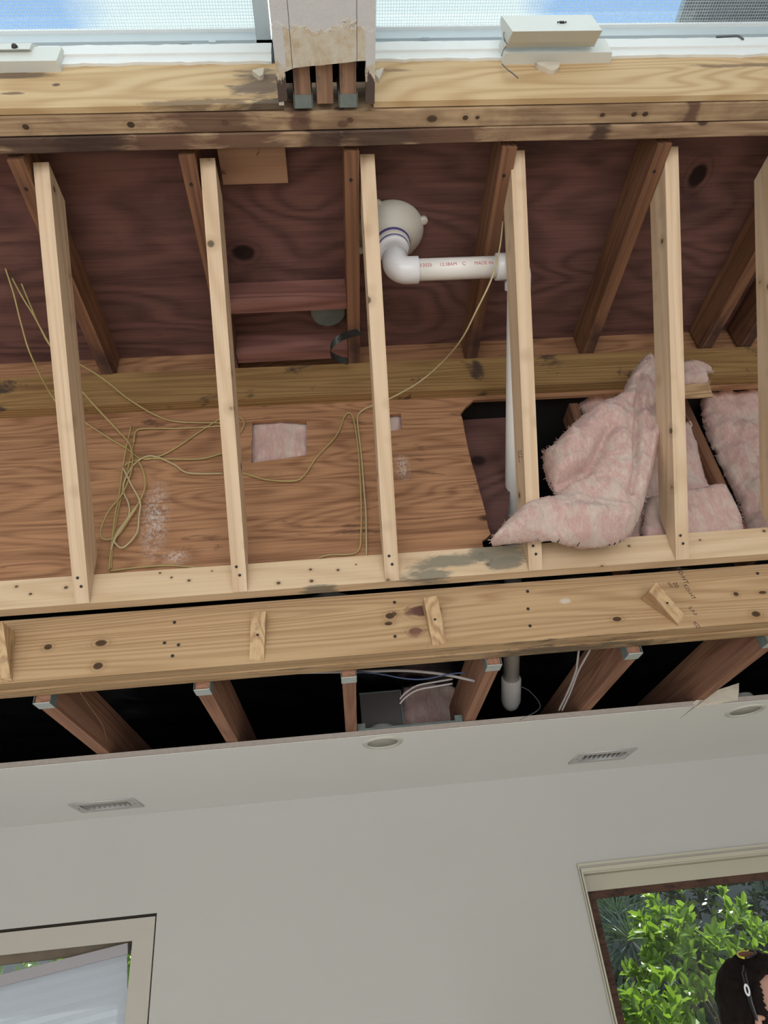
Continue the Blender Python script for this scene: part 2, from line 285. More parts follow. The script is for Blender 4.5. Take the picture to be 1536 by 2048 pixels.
M['pink'] = pinkmat('pink_fibreglass')

# ------------------------------------------------------------------ builders
def put(name, me, mat, parent=None, mw=None, smooth=False, **props):
    o = bpy.data.objects.new(name, me); C.objects.link(o)
    if mat is not None and not me.materials: me.materials.append(mat)
    if smooth:
        for p in me.polygons: p.use_smooth = True
    if mw is not None: o.matrix_world = mw
    if parent is not None:
        o.parent = parent; o.matrix_parent_inverse = Matrix.Identity(4)
        if mw is not None: o.matrix_basis = parent.matrix_world.inverted() @ mw if parent.type == 'EMPTY' else parent.matrix_basis_abs_inv @ mw
    for k, v in props.items(): o[k] = v
    return o
WM = {}                                         # world matrices by object, kept so that children can be placed in world space
def place(name, me, mat, parent=None, mw=None, smooth=False, **props):
    mw = mw or Matrix.Identity(4); o = bpy.data.objects.new(name, me); C.objects.link(o)
    if mat is not None and not me.materials: me.materials.append(mat)
    if smooth:
        for p in me.polygons: p.use_smooth = True
    if parent is not None: o.parent = parent; o.matrix_basis = WM[parent.name].inverted() @ mw
    else: o.matrix_basis = mw
    WM[o.name] = mw
    for k, v in props.items(): o[k] = v
    return o
def thing(name, label, category, loc=(0, 0, 0), group=None):
    o = bpy.data.objects.new(name, None); C.objects.link(o); o.location = loc; WM[o.name] = Matrix.Translation(loc)
    o.empty_display_size = .05; o['label'] = label; o['category'] = category
    if group: o['group'] = group
    return o
def T(o, label, category, group=None):
    o['label'] = label; o['category'] = category
    if group: o['group'] = group
    return o
def bevel(bm, w=.0015, seg=1):
    if w > 0: bmesh.ops.bevel(bm, geom=[e for e in bm.edges if len(e.link_faces) == 2 and e.calc_face_angle(0) > .5], offset=w, segments=seg, affect='EDGES', clamp_overlap=True)
def tomesh(bm, name='m'):
    bmesh.ops.recalc_face_normals(bm, faces=bm.faces); me = bpy.data.meshes.new(name); bm.to_mesh(me); bm.free(); return me
def boxmesh(a, b, bev=.0015, cuts=0, wob=0):
    bm = bmesh.new(); vs = [bm.verts.new((x, y, z)) for x in (a[0], b[0]) for y in (a[1], b[1]) for z in (a[2], b[2])]
    for f in ((0, 1, 3, 2), (4, 6, 7, 5), (0, 4, 5, 1), (2, 3, 7, 6), (0, 2, 6, 4), (1, 5, 7, 3)): bm.faces.new([vs[i] for i in f])
    if cuts:
        bmesh.ops.subdivide_edges(bm, edges=[e for e in bm.edges if abs((e.verts[0].co-e.verts[1].co).x) > 1e-5], cuts=cuts, use_grid_fill=False)
    if wob:
        for v in bm.verts: v.co.z += wob*noise.noise(v.co*3.0); v.co.y += wob*.6*noise.noise(v.co*2.3+Vector((5, 5, 5)))
    bevel(bm, bev); return tomesh(bm)
def box(name, a, b, mat, parent=None, bev=.0015, rot=None, cuts=0, wob=0, **props):
    """Axis-aligned board given by two world corners; its own x axis runs along world X, its origin sits at its centre."""
    a, b = Vector(a), Vector(b); c = (a+b)/2; h = (b-a)/2
    mw = Matrix.Translation(c)
    if rot is not None: mw = mw @ rot
    return place(name, boxmesh(-h, h, bev, cuts, wob), mat, parent, mw, **props)
def worldbox(name, a, b, mat, parent=None, bev=.0015, **props):      # same, coordinates kept in world space (for materials with marks at given places)
    return place(name, boxmesh(Vector(a), Vector(b), bev), mat, parent, None, **props)
def prism(name, poly, x0, w, org, ax_u, ax_v, mat, parent=None, bev=.0015, **props):
    """Polygon (u, v) in a plane of constant X, thickness w along +X. Local x = ax_u (along the board)."""
    u = Vector(ax_u).normalized(); v = Vector(ax_v).normalized(); n = u.cross(v)
    mw = Matrix(((u.x, v.x, n.x, org[0]), (u.y, v.y, n.y, org[1]), (u.z, v.z, n.z, org[2]), (0, 0, 0, 1)))
    s = 1 if n.x > 0 else -1
    bm = bmesh.new(); a = [bm.verts.new((p[0], p[1], 0)) for p in poly]; c = [bm.verts.new((p[0], p[1], s*w)) for p in poly]
    bm.faces.new(a); bm.faces.new(list(reversed(c))); k = len(poly)
    for i in range(k): bm.faces.new((a[i], c[i], c[(i+1) % k], a[(i+1) % k]))
    bevel(bm, bev); return place(name, tomesh(bm), mat, parent, mw, **props)
def poly2d(loops, thick, bev=0):
    cu = bpy.data.curves.new('tmp', 'CURVE'); cu.dimensions = '2D'; cu.fill_mode = 'BOTH'; cu.extrude = thick/2
    for lp in loops:
        sp = cu.splines.new('POLY'); sp.points.add(len(lp)-1); sp.use_cyclic_u = True
        for i, p in enumerate(lp): sp.points[i].co = (p[0], p[1], 0, 1)
    o = bpy.data.objects.new('tmp', cu); me = bpy.data.meshes.new_from_object(o); bpy.data.objects.remove(o); bpy.data.curves.remove(cu); return me
def sheetY(name, loops, Y, thick, mat, parent=None, **props):         # outline (x, z world) standing in the plane Y, mesh kept in world space
    me = poly2d(loops, thick)
    for v in me.vertices: v.co = Vector((v.co.x, Y - v.co.z, v.co.y))
    me.update(); return place(name, me, mat, parent, None, **props)
def sheetZ(name, loops, Z, thick, mat, parent=None, **props):
    me = poly2d(loops, thick)
    for v in me.vertices: v.co = Vector((v.co.x, v.co.y, Z + v.co.z))
    me.update(); return place(name, me, mat, parent, None, **props)
def catmull(pts, n=6):
    P = [pts[0]*2-pts[1]] + list(pts) + [pts[-1]*2-pts[-2]]; out = []
    for i in range(1, len(P)-2):
        for k in range(n):
            t_ = k/n; p0, p1, p2, p3 = P[i-1], P[i], P[i+1], P[i+2]
            out.append(.5*((2*p1)+(p2-p0)*t_+(2*p0-5*p1+4*p2-p3)*t_*t_+(3*p1-p0-3*p2+p3)*t_**3))
    out.append(pts[-1]); return out
def tube(pts, r, seg=8, flat=1.0, cap=True):
    bm = bmesh.new(); rings = []; pts = [Vector(p) for p in pts]; ref = Vector((0, 0, 1)); prev = None
    for i, p in enumerate(pts):
        d = (pts[min(i+1, len(pts)-1)]-pts[max(i-1, 0)]).normalized()
        if prev is None: a = d.orthogonal().normalized()
        else: a = (prev - d*prev.dot(d)).normalized()
        prev = a; b_ = d.cross(a); rr = r[i] if isinstance(r, (list, tuple)) else r
        rings.append([bm.verts.new(p + a*rr*math.cos(2*math.pi*k/seg)*flat + b_*rr*math.sin(2*math.pi*k/seg)) for k in range(seg)])
    for A, B in zip(rings, rings[1:]):
        for k in range(seg): bm.faces.new((A[k], A[(k+1) % seg], B[(k+1) % seg], B[k]))
    if cap: bm.faces.new(rings[0][::-1]); bm.faces.new(rings[-1])
    return tomesh(bm)
def wirething(name, pts, r, mat, label, category='cable', group=None, parent=None, smooth_n=6, flat=1.0):
    pts = [Vector(p) for p in pts]; c = sum(pts, Vector())/len(pts)
    me = tube([p-c for p in catmull(pts, smooth_n)], r, 7, flat)
    o = place(name, me, mat, parent, Matrix.Translation(c), True)
    if parent is None: T(o, label, category, group)
    return o
def lathe(prof, seg=32, close=False):
    """prof: (radius, height) list, turned about local z."""
    bm = bmesh.new(); rings = []
    for r_, h in prof: rings.append([bm.verts.new((r_*math.cos(2*math.pi*k/seg), r_*math.sin(2*math.pi*k/seg), h)) for k in range(seg)])
    for A, B in zip(rings, rings[1:]):
        for k in range(seg): bm.faces.new((A[k], A[(k+1) % seg], B[(k+1) % seg], B[k]))
    if prof[0][0] > 1e-4: bm.faces.new(rings[0][::-1])
    if prof[-1][0] > 1e-4: bm.faces.new(rings[-1])
    bmesh.ops.remove_doubles(bm, verts=bm.verts, dist=1e-5)
    return tomesh(bm)
def axis_matrix(o, z, xh=None):
    z = Vector(z).normalized(); x = Vector(xh) if xh else z.orthogonal(); x = (x - z*x.dot(z)).normalized(); y = z.cross(x)
    return Matrix(((x.x, y.x, z.x, o[0]), (x.y, y.y, z.y, o[1]), (x.z, y.z, z.z, o[2]), (0, 0, 0, 1)))
def ragged(p, q, n, amp, seed=0):
    out = []
    for i in range(n+1):
        t_ = i/n; x = p[0]+(q[0]-p[0])*t_; y = p[1]+(q[1]-p[1])*t_
        out.append((x, y + amp*(noise.noise(Vector((x*22+seed, 1.7, seed)))+.6*noise.noise(Vector((x*75, seed, 3))))))
    return out
def text_mesh(s, size, ext=.0004):
    cu = bpy.data.curves.new('t', 'FONT'); cu.body = s; cu.size = size; cu.extrude = ext; cu.offset = .0
    o = bpy.data.objects.new('t', cu); me = bpy.data.meshes.new_from_object(o); bpy.data.objects.remove(o); return me
H = lambda z: z+ZC

# ------------------------------------------------------------------ the room shell (setting)
S = dict(kind='structure')
worldbox('floor', (-3.4, -3.6, -.1), (3.8, 3.45, 0), M['floor'], bev=0, **S)
ceilZ = H(.635)
# low ceiling, with its torn edge towards the hole; recesses for the two lights and two registers
CAN = [onZ(765.5, 1485, .635), onZ(1490, 1421, .635)]
VENT = [(1.065, 2.922), (-.98, 2.960)]
edge = []
e0, e1 = onZ(0, 1538, .635), onZ(1536, 1400, .635)
yl = 2.31; pts = [(-3.4, yl)]
x_ = -1.6
while x_ < 2.4:
    pts.append((x_, yl + .004*noise.noise(Vector((x_*9, 0, 0))) + (.006*noise.noise(Vector((x_*40, 3, 0))) if x_ > .5 else 0))); x_ += .03
pts.append((3.8, yl)); outer = pts + [(3.8, 3.30), (-3.4, 3.30)]
holes = [[(c.x+.056*math.cos(2*math.pi*k/32), c.y+.056*math.sin(2*math.pi*k/32)) for k in range(32)] for c in CAN]
holes += [[(cx-.10, cy-.055), (cx+.10, cy-.055), (cx+.10, cy+.055), (cx-.10, cy+.055)] for cx, cy in VENT]
sheetZ('ceiling', [outer]+holes, ceilZ+.008, .016, M['drywall'], **S)
# far wall with two window openings
WY = 3.207
LX0, LX1, LZ = -2.1, -.811, H(.255)
RX0, RX1, RZ = .955, 2.9, H(.238)
sheetY('wall_back', [[(-3.4, 0), (3.8, 0), (3.8, ceilZ+.02), (-3.4, ceilZ+.02)], [(LX0, .75), (LX1, .75), (LX1, LZ), (LX0, LZ)], [(RX0, .75), (RX1, .75), (RX1, RZ), (RX0, RZ)]], WY+.06, .12, M['wallpaint'], **S)
worldbox('wall_left', (-3.4, -3.6, 0), (-3.3, 3.3, H(2.3)), M['wallpaint'], bev=0, **S)
worldbox('wall_right', (3.7, -3.6, 0), (3.8, 3.3, H(2.3)), M['wallpaint'], bev=0, **S)
sheetY('wall_front', [[(-3.4, 0), (3.8, 0), (3.8, H(1.9)), (-3.4, H(1.9))], [(-2.6, .05), (2.6, .05), (2.6, 2.3), (-2.6, 2.3)]], -3.55, .1, M['wallpaint'], **S)
# high ceiling behind the camera, open under the two skylights
SK_L, SK_R, SK_F = (-1.75, -.105), (.20, 2.05), (-.35, .80)
sheetZ('ceiling_upper', [[(-3.4, -3.6), (3.8, -3.6), (3.8, .80), (2.05, .80), (2.05, SK_F[0]), (.20, SK_F[0]), (.20, .45), (-.105, .45), (-.105, SK_F[0]), (-1.75, SK_F[0]), (-1.75, .80), (-3.4, .80)]], H(1.72), .03, M['drywall'], **S)

# ------------------------------------------------------------------ roof deck, plywood wall, ledger
o = worldbox('roof_sheathing', (-2.0, .90, H(1.805)), (2.6, 1.70, H(1.823)), M['ply_shade'], bev=0)
T(o, 'shade-toned reddish brown plywood roof sheathing lying on top of the old rafters', 'plywood')

P = lambda x, y: (lambda v: (v.x, v.z))(onY(x, y, 1.665))
big = [P(921, 828), P(930, 815), P(947, 800), P(1066, 795), P(1148, 791), P(1244, 786), P(1400, 779)]
leftedge = [P(925, 838), P(929, 862), P(936, 897), P(943, 925), P(950, 948), P(960, 985), P(972, 1028), P(975, 1050), P(981, 1068), P(973, 1076), P(964, 1082)]
zb = H(.862)
outer = [(-2.0, zb), (leftedge[-1][0], zb)] + list(reversed(leftedge)) + big + [(2.6, big[-1][1]-.002), (2.6, H(1.82)), (-2.0, H(1.82))]
def jag(lp, a=.002, n=5):
    out = []
    for i, p in enumerate(lp):
        q = lp[(i+1) % len(lp)]
        for k in range(n):
            t_ = k/n; x, z = p[0]+(q[0]-p[0])*t_, p[1]+(q[1]-p[1])*t_
            out.append((x+a*noise.noise(Vector((x*160, z*160, 0))), z+a*noise.noise(Vector((x*160, z*160, 9)))))
    return out
h1 = jag([P(505, 843), P(560, 840), P(613, 843), P(614, 880), P(613, 910), P(560, 918), P(503, 926), P(503, 880)], .003)
h2 = jag([P(774, 829), P(802, 827), P(803, 858), P(775, 864)], .003)
o = sheetY('plywood_wall_panel', [outer, h1, h2], 1.671, .012, M['ply_wall'])
T(o, 'reddish brown plywood wall panel behind the pale studs, cut with two small holes', 'plywood')
# ledger board slopes a little from side to side
sl = math.atan2(-.034, 3.2)
LM = Matrix.Rotation(-sl, 4, 'Y')
o = box('ledger_board', (-2.0, 1.627, H(1.545)), (2.6, 1.664, H(1.685)), M['ledger'], rot=Matrix.Rotation(.0085, 4, 'Y'))
T(o, 'yellowish pine ledger board with black marks under the old rafter ends', 'board')

# ------------------------------------------------------------------ header under the skylights
o = box('header_board', (-2.0, .861, H(1.69)), (2.6, .899, H(1.86)), None, bev=.003, cuts=60, wob=.003)
M_h = header_mat('stained_header_low', [(100, 290, .20, DK), (190, 288, .10, DK), (330, 285, .10, MD), (500, 280, .10, MD), (650, 275, .06, DK), (760, 285, .12, DK), (900, 280, .10, MD), (1200, 262, .03, DK)], .88, (.46, .32, .20), (.25, .15, .095)); o.data.materials.append(M_h)
T(o, 'lower stained header timber with rotted edge right above the rafter tops', 'beam')
o = box('header_board', (-2.0, .817, H(1.692)), (2.6, .857, H(1.86)), None, bev=.003)
M_h2 = header_mat('stained_header_high', [(420, 255, .14, MD), (600, 240, .03, MD), (1390, 218, .02, MD)], .84, (.50, .36, .22), (.29, .185, .11), [(52, 257, .009), (262, 252, .010), (450, 246, .010), (606, 248, .011), (700, 246, .009), (930, 244, .008), (955, 237, .006), (1205, 232, .007), (1270, 225, .008), (1290, 232, .008)]); o.data.materials.append(M_h2)
T(o, 'stained header timber with round knots directly below the skylight mullion stubs', 'beam')
for nm, x0, x1, lab in (('a', -2.0, -.052, 'yellow plywood header facing with a dark water stain, left of the white mullion'), ('b', .162, 2.6, 'clean yellow swirl-grained plywood header facing, right of the white mullion')):
    o = worldbox('header_facing_panel', (x0, .800, H(1.702)), (x1, .814, H(1.905)), M['ply_face'], bev=.001); T(o, lab, 'plywood')

# ------------------------------------------------------------------ old rafters
def screws(parent, pts, r=.005):
    for p, nrm in pts:
        place('screw', lathe([(0, 0), (r, 0), (r, .0012), (r*.45, .0018), (0, .0006)], 10), M['screw'], parent, axis_matrix(p, nrm))
RA = [(-.725, 'old brown rafter, leftmost, half behind the leftmost pale stud'),
      (-.319, 'old brown rafter behind the second pale stud from the left'),
      (.088, 'old brown rafter with a metal strap at its lower end, beside the middle stud'),
      (.492, 'old brown rafter crossed by the white horizontal pipe'),
      (.903, 'old brown rafter with a bright screw and no pipe, between pipe and large dark knot'),
      (1.335, 'old reddish rafter at the right edge, nearer of the close pair'),
      (1.480, 'old lighter rafter at the right edge, further right of the close pair')]
for x, lab in RA:
    z0 = 1.69
    o = prism('old_rafter', [(0, 0), (.74, 0), (.74, .113), (0, .113)], x, .038, (x, .912, H(z0)), (0, 1, 0), (0, 0, 1), M['rafter']); T(o, lab, 'rafter', 'old rafters under the roof sheathing')
    screws(o, [(Vector((x+.016, .985, H(z0-.0003))), (0, 0, -1))], .0045)

# ------------------------------------------------------------------ new sloped studs
ST = [(-.682, 'pale stud with level-cut top, leftmost of the pale studs'), (-.275, 'pale new stud with a round knot at its very top, second from the left'),
      (.130, 'pale new stud standing just left of the round roof drain'), (.525, 'pale new stud hiding the elbow end of the white pipe'),
      (.943, 'pale new stud with pink insulation hanging against it'), (1.250, 'pale new stud cut by the right edge of the photo')]
yb, zb_, yt, zt = 1.62, .850, .940, 1.728
for x, lab in ST:
    d = Vector((0, yt-yb, zt-zb_)); Ls = d.length; u = d.normalized(); v = Vector((0, u.z, -u.y))          # v: away from the room
    D = .089; sl_u = D*(u.y/u.z) if False else 0
    # bottom: plumb cut against the plate face; top: cut level under the roof
    tb = D*v.y/(-u.y)                                       # distance along the stud where the plumb cut reaches the back edge
    tt = -D*v.z/u.z
    poly = [(0, 0), (Ls, 0), (Ls+(-(D*v.z)/u.z if False else -.06), D), (tb, D)]
    o = prism('sloped_stud', poly, x, .038, (x, yb, H(zb_)), u, v, M['pine'], bev=.002); T(o, lab, 'stud', 'pale sloped studs')
    nrm = -v; pf = lambda s, dx: Vector((x+dx, yb, H(zb_))) + u*s + nrm*.0003
    screws(o, [(pf(.045, .021), nrm), (pf(.068, .014), nrm)], .004)

    if abs(x-.525) < .01:
        for s_, a_, off in (('HT', .33, .030), ('DRY', .33, .055)):
            n_ = Vector((-1, 0, 0)); xa_ = -u; ya_ = n_.cross(xa_); q_ = Vector((x-.0004, yb, H(zb_)))+u*a_+v*off
            place('stamp', text_mesh(s_, .018, .0002), M['blackink'], o, Matrix(((xa_.x, ya_.x, n_.x, q_.x), (xa_.y, ya_.y, n_.y, q_.y), (xa_.z, ya_.z, n_.z, q_.z), (0, 0, 0, 1))))
# ------------------------------------------------------------------ bottom plate, beam, offcuts
o = worldbox('bottom_plate', (-2.0, 1.622, H(.850)), (2.6, 1.660, H(.935)), M['pine_plate'], bev=.002); T(o, 'pale knotty bottom plate that the sloped studs are screwed to', 'board')
ba = worldbox('ceiling_beam', (-2.0, 1.690, H(.676)), (2.6, 1.735, H(.852)), M['beam'], bev=.002)
T(ba, 'large weathered timber beam face with knots and wood offcuts nailed on', 'beam')
bb = worldbox('ceiling_beam', (-2.0, 1.737, H(.672)), (2.6, 1.782, H(.852)), M['beam'], bev=.002)
T(bb, 'rear ply of the weathered beam, showing as a strip under its lower edge', 'beam')
for s_, px, py, sz, rot in (('KD-HT', 1352, 1135, .018, -82), ('20', 1345, 1165, .018, -82), ('KD-HT', 1366, 1170, .016, -76), ('HT', 1334, 1165, .014, -82), ('S-P-F', 1376, 1215, .014, -70), ('KD', 1385, 1245, .016, -68)):
    me = text_mesh(s_, sz, .0003); p = onY(px, py, 1.6895)
    place('stamp', me, M['blackink'], ba, Matrix.Translation(p) @ Matrix.Rotation(rad(90), 4, 'X') @ Matrix.Rotation(rad(rot), 4, 'Z'))
for px, py in ((349, 1245), (329, 1286), (345, 1312), (357, 1290), (1055, 1183), (1056, 1218), (1060, 1252), (789, 1205), (790, 1273), (1515, 1147)):
    screws(ba, [(onY(px, py, 1.6897), (0, -1, 0))], .0045)
def offcut(px, py, h, dtop, dbot, tilt, lab, w=.038):
    c = onY(px, py, 1.689); bm = bmesh.new()
    poly = [(-h/2, 0), (h/2, 0), (h/2*.96, -dtop), (-h/2*.9, -dbot)]
    a = [bm.verts.new((-w/2, p[1], p[0])) for p in poly]; b2 = [bm.verts.new((w/2, p[1], p[0])) for p in poly]
    bm.faces.new(a); bm.faces.new(b2[::-1])
    for i in range(4): bm.faces.new((a[i], b2[i], b2[(i+1) % 4], a[(i+1) % 4]))
    bevel(bm, .0015); me = tomesh(bm); mw = Matrix.Translation(c) @ Matrix.Rotation(rad(tilt), 4, 'Y')
    bm = bmesh.new(); bm.from_mesh(me); bmesh.ops.transform(bm, matrix=Matrix.Rotation(rad(90), 4, 'Y'), verts=bm.verts); bm.to_mesh(me); bm.free()
    o = place('wood_offcut', me, M['block'], None, mw @ Matrix.Rotation(rad(-90), 4, 'Y')); T(o, lab, 'wood block', 'wood offcuts on the beam')
    screws(o, [(c+Vector((0, -(dtop+dbot)/2-.0008, 0)), (0, -1, (dtop-dbot)/h))], .0035)
offcut(12, 1316, .135, .075, .012, -8, 'wood offcut at the left edge of the beam')
offcut(517, 1276, .125, .035, .004, 4, 'upright wood offcut below the second stud')
offcut(868, 1248, .12, .050, .006, -6, 'wood offcut with a fresh pale sawn end beside dark knots')
offcut(1326, 1216, .115, .055, .006, -42, 'wood offcut turned askew on the beam beside black stamps')

# ------------------------------------------------------------------ ceiling joists with hangers
JO = [(-.812, 'ceiling joist at the far left of the dark opening'), (-.397, 'second ceiling joist from the left, with a dark void on both sides'),
      (-.003, 'ceiling joist left of the metal box, directly above the left ceiling light'), (.400, 'ceiling joist immediately left of the capped white pipe end'),
      (.803, 'reddish ceiling joist right of the white cable bundle'), (1.215, 'weathered ceiling joist ending at the torn drywall paper')]
for i, (x, lab) in enumerate(JO):
    o = prism('ceiling_joist', [(0, 0), (1.41, 0), (1.41, .14), (0, .14)], x, .038, (x, 1.790, H(.653)), (0, 1, 0), (0, 0, 1), M['joist']); T(o, lab, 'joist', 'ceiling joists in the dark opening')
    bm = bmesh.new()
    hx0, hx1, y0, y1 = x-.0015, x+.0395, 1.7835, 1.826
    me = boxmesh((hx0, y0, H(.6505)), (hx1, y1, H(.653)), 0)
    hg = thing('joist_hanger', 'pale galvanised hanger cap at beam end of ' + lab.replace('ceiling joist', 'joist'), 'hanger', (x+.019, 1.784, H(.653)), 'galvanised joist hangers')
    place('seat', me, M['galv'], hg)
    for sx in (hx0-.0012, hx1): place('strap', boxmesh((sx, y0, H(.6505)), (sx+.0012, y1, H(.75)), 0), M['galv_dull'], hg)
HL = ['at the far left joist', 'at the second joist from the left', 'at the joist above the left ceiling light', 'at the joist beside the capped white pipe', 'at the joist beside the cable bundle', 'at the weathered joist by the right edge']
for hg, l in zip([o for o in C.objects if o.name.startswith('joist_hanger')], HL): hg['label'] = 'pale galvanised joist hanger under the beam, ' + l

# ------------------------------------------------------------------ attic behind: added dark enclosure, wall studs, batts
worldbox('attic_dark_lid', (-3.4, 1.70, H(1.56)), (3.8, 3.4, H(1.60)), M['void_shade'], bev=0, label='lower roof over the attic, added as a blackened lid to keep it dark', category='roof')  # lid added to keep light out of the attic, shade in its colour
worldbox('attic_dark_end', (-3.4, 3.30, H(.65)), (3.8, 3.40, H(1.60)), M['void_shade'], bev=0, label='near-black board added to close the far end of the attic', category='board')  # added end closure, with the attic's shade put into its colour
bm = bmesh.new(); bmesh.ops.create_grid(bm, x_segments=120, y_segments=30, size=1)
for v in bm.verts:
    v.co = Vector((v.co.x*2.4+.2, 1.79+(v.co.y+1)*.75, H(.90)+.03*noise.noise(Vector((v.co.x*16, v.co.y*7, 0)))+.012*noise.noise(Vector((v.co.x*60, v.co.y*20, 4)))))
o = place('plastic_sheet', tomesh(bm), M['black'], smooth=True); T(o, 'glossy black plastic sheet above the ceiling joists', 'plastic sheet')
WS = [(.735, 'brown attic wall stud just right of the white pipe, behind the folded insulation'), (1.235, 'brown attic wall stud between two pink batts at the right')]
p1 = onY(1150, 815, 1.70); p2 = onY(1385, 845, 1.70)
for (x, lab), xx in zip(WS, (p1.x-.016, p2.x-.012)):
    o = prism('attic_stud', [(0, 0), (.64, 0), (.64, .085), (0, .085)], xx, .030, (xx, 1.700, H(.88)), (0, 0, 1), (0, 1, 0), M['rafter']); T(o, lab, 'stud', 'attic wall studs behind the plywood')
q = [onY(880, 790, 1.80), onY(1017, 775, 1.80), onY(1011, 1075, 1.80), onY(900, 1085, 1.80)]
o = sheetY('inner_plywood_board', [[(p.x, min(p.z, H(1.555))) for p in q]], 1.80, .012, M['ply_shade']); T(o, 'shadowed brown plywood inside the large opening, left of the white pipe', 'plywood')  # darkened plywood tone stands in for shade inside the opening

def inside(p, poly):
    c = False; n = len(poly)
    for i in range(n):
        a, b2 = poly[i], poly[i-1]
        if (a[1] > p[1]) != (b2[1] > p[1]) and p[0] < (b2[0]-a[0])*(p[1]-a[1])/(b2[1]-a[1])+a[0]: c = not c
    return c
def near(p, poly):
    best = 1e9; q = None; n = len(poly)
    for i in range(n):
        a, b2 = poly[i], poly[(i+1) % n]; dx, dy = b2[0]-a[0], b2[1]-a[1]; l = dx*dx+dy*dy or 1e-12
        t_ = max(0, min(1, ((p[0]-a[0])*dx+(p[1]-a[1])*dy)/l)); x, y = a[0]+dx*t_, a[1]+dy*t_; d = math.hypot(p[0]-x, p[1]-y)
        if d < best: best = d; q = (x, y)
    return best, q
def puff(name, px, Y, thick, R, label, category='insulation', group=None, step=.007, extra=None, nz=.012, backk=.6, ydep=None, mat=None, seed=0):
    """A batt of fibreglass: outline at distance Y, swollen to real thickness front and back, surface crumpled."""
    lp = [(lambda v: (v.x, v.z))(onY(x, y, Y)) for x, y in px]
    if len(px) > 5: q = catmull([Vector((a, b2, 0)) for a, b2 in lp+[lp[0]]], 4)[:-1]; lp = [(v.x, v.y) for v in q]
    lp = jag(lp, .005, 3)
    x0, x1 = min(p[0] for p in lp), max(p[0] for p in lp); z0, z1 = min(p[1] for p in lp), max(p[1] for p in lp)
    nx, nz_ = int((x1-x0)/step)+3, int((z1-z0)/step)+3; bm = bmesh.new(); F = {}; B = {}
    for i in range(nx):
        for j in range(nz_):
            p = (x0-step+i*step, z0-step+j*step); ins = inside(p, lp); d, q = near(p, lp)
            if not ins and d > step*.8: continue
            if not ins or d < step*.3: p = q; d = 0
            h = math.sqrt(max(0, 1-(1-min(d/R, 1))**2)); P3 = Vector((p[0]*7+seed, p[1]*7, seed))
            f = max(thick*h*.25, thick*h + (extra(p[0], p[1])*min(1, d/.02) if extra else 0))
            w = min(1, d/.012)*(nz*noise.fractal(P3*1.6, 1.0, 2.1, 4) + nz*.55*noise.noise(Vector((P3.x*5, P3.y*2.2, seed))) + nz*.4*abs(noise.noise(P3*9)) + nz*.3*noise.noise(P3*22))
            w = max(w, -f*.7)
            yy = Y + (ydep(p[0], p[1]) if ydep else 0)
            F[i, j] = bm.verts.new((p[0], yy-f-w, p[1])); B[i, j] = F[i, j] if d == 0 else bm.verts.new((p[0], yy+thick*backk*h+w, p[1]))
    for (i, j) in list(F):
        ks = [(i, j), (i+1, j), (i+1, j+1), (i, j+1)]
        if all(k in F for k in ks):
            for D_ in (F, B):
                vs = [D_[k] for k in ks]
                if len(set(vs)) == 4 and not bm.faces.get(vs) and all(not bm.faces.get(vs) for _ in (0,)):
                    try: bm.faces.new(vs)
                    except ValueError: pass
    for v in [v for v in bm.verts if not v.link_faces]: bm.verts.remove(v)
    o = place(name, tomesh(bm), mat or M['pink'], smooth=True); T(o, label, category, group)
    rnd = random.Random(seed+1); bf = bmesh.new()          # loose glass fibres along the torn edge
    for _ in range(int(len(lp)*1.1)):
        a = lp[rnd.randrange(len(lp))]; cx_, cz_ = (x0+x1)/2, (z0+z1)/2; dv = Vector((a[0]-cx_, 0, a[1]-cz_)).normalized(); q = Vector((a[0], Y-.002, a[1]))-dv*.004; pts_ = [q]
        for k in range(3): dv = (dv+Vector((rnd.uniform(-.7, .7), rnd.uniform(-.5, .3), rnd.uniform(-.7, .7)))).normalized(); q = q+dv*rnd.uniform(.002, .006); pts_.append(q)
        bf.from_mesh(tube(pts_, [.0009, .0007, .0005, .0002], 4))
    mf = bpy.data.meshes.new('fib'); bf.to_mesh(mf); bf.free(); place('loose_fibres', mf, mat or M['pink'], o, None, True, kind='stuff'); return o
# the large folded batt hanging out of the opening
def folds(x, z):
    s = 0
    def line(a, b2, w, amp):
        A = onY(*a, 1.54); B2 = onY(*b2, 1.54); d, _ = near((x, z), [(A.x, A.z), (B2.x, B2.z)]); return amp*math.exp(-(d/w)**2)
    s += line((1100, 990), (1165, 962), .013, -.07); s += line((1165, 962), (1205, 890), .016, -.035); s += line((1175, 880), (1160, 950), .03, .02)
    s += line((1268, 770), (1248, 1010), .008, -.022); s += line((1310, 800), (1275, 1000), .016, .022)
    s += line((1130, 900), (1125, 950), .03, .025); s += line((1150, 1050), (1250, 1060), .03, .03); s += line((1210, 860), (1230, 960), .045, .03)
    s += line((1150, 1020), (1240, 1045), .006, .012); s += line((1280, 790), (1262, 990), .006, .008); s += line((1296, 790), (1275, 980), .005, -.007)
    return s
puff('folded_insulation_batt', [(1296, 718), (1312, 745), (1331, 783), (1326, 840), (1315, 900), (1298, 965), (1280, 1030), (1264, 1064), (1238, 1086), (1190, 1093), (1140, 1088), (1090, 1080),
     (1040, 1084), (983, 1086), (1000, 1058), (1022, 1036), (1050, 1012), (1082, 999), (1112, 996), (1112, 988), (1098, 968), (1088, 938), (1087, 906), (1100, 898), (1122, 876), (1146, 850), (1180, 824), (1215, 806), (1243, 790), (1252, 770), (1268, 742), (1283, 722)],
     1.53, .055, .055, 'big folded pink fibreglass batt hanging out of the opening between two studs', extra=folds, nz=.014, backk=.7, step=.005)
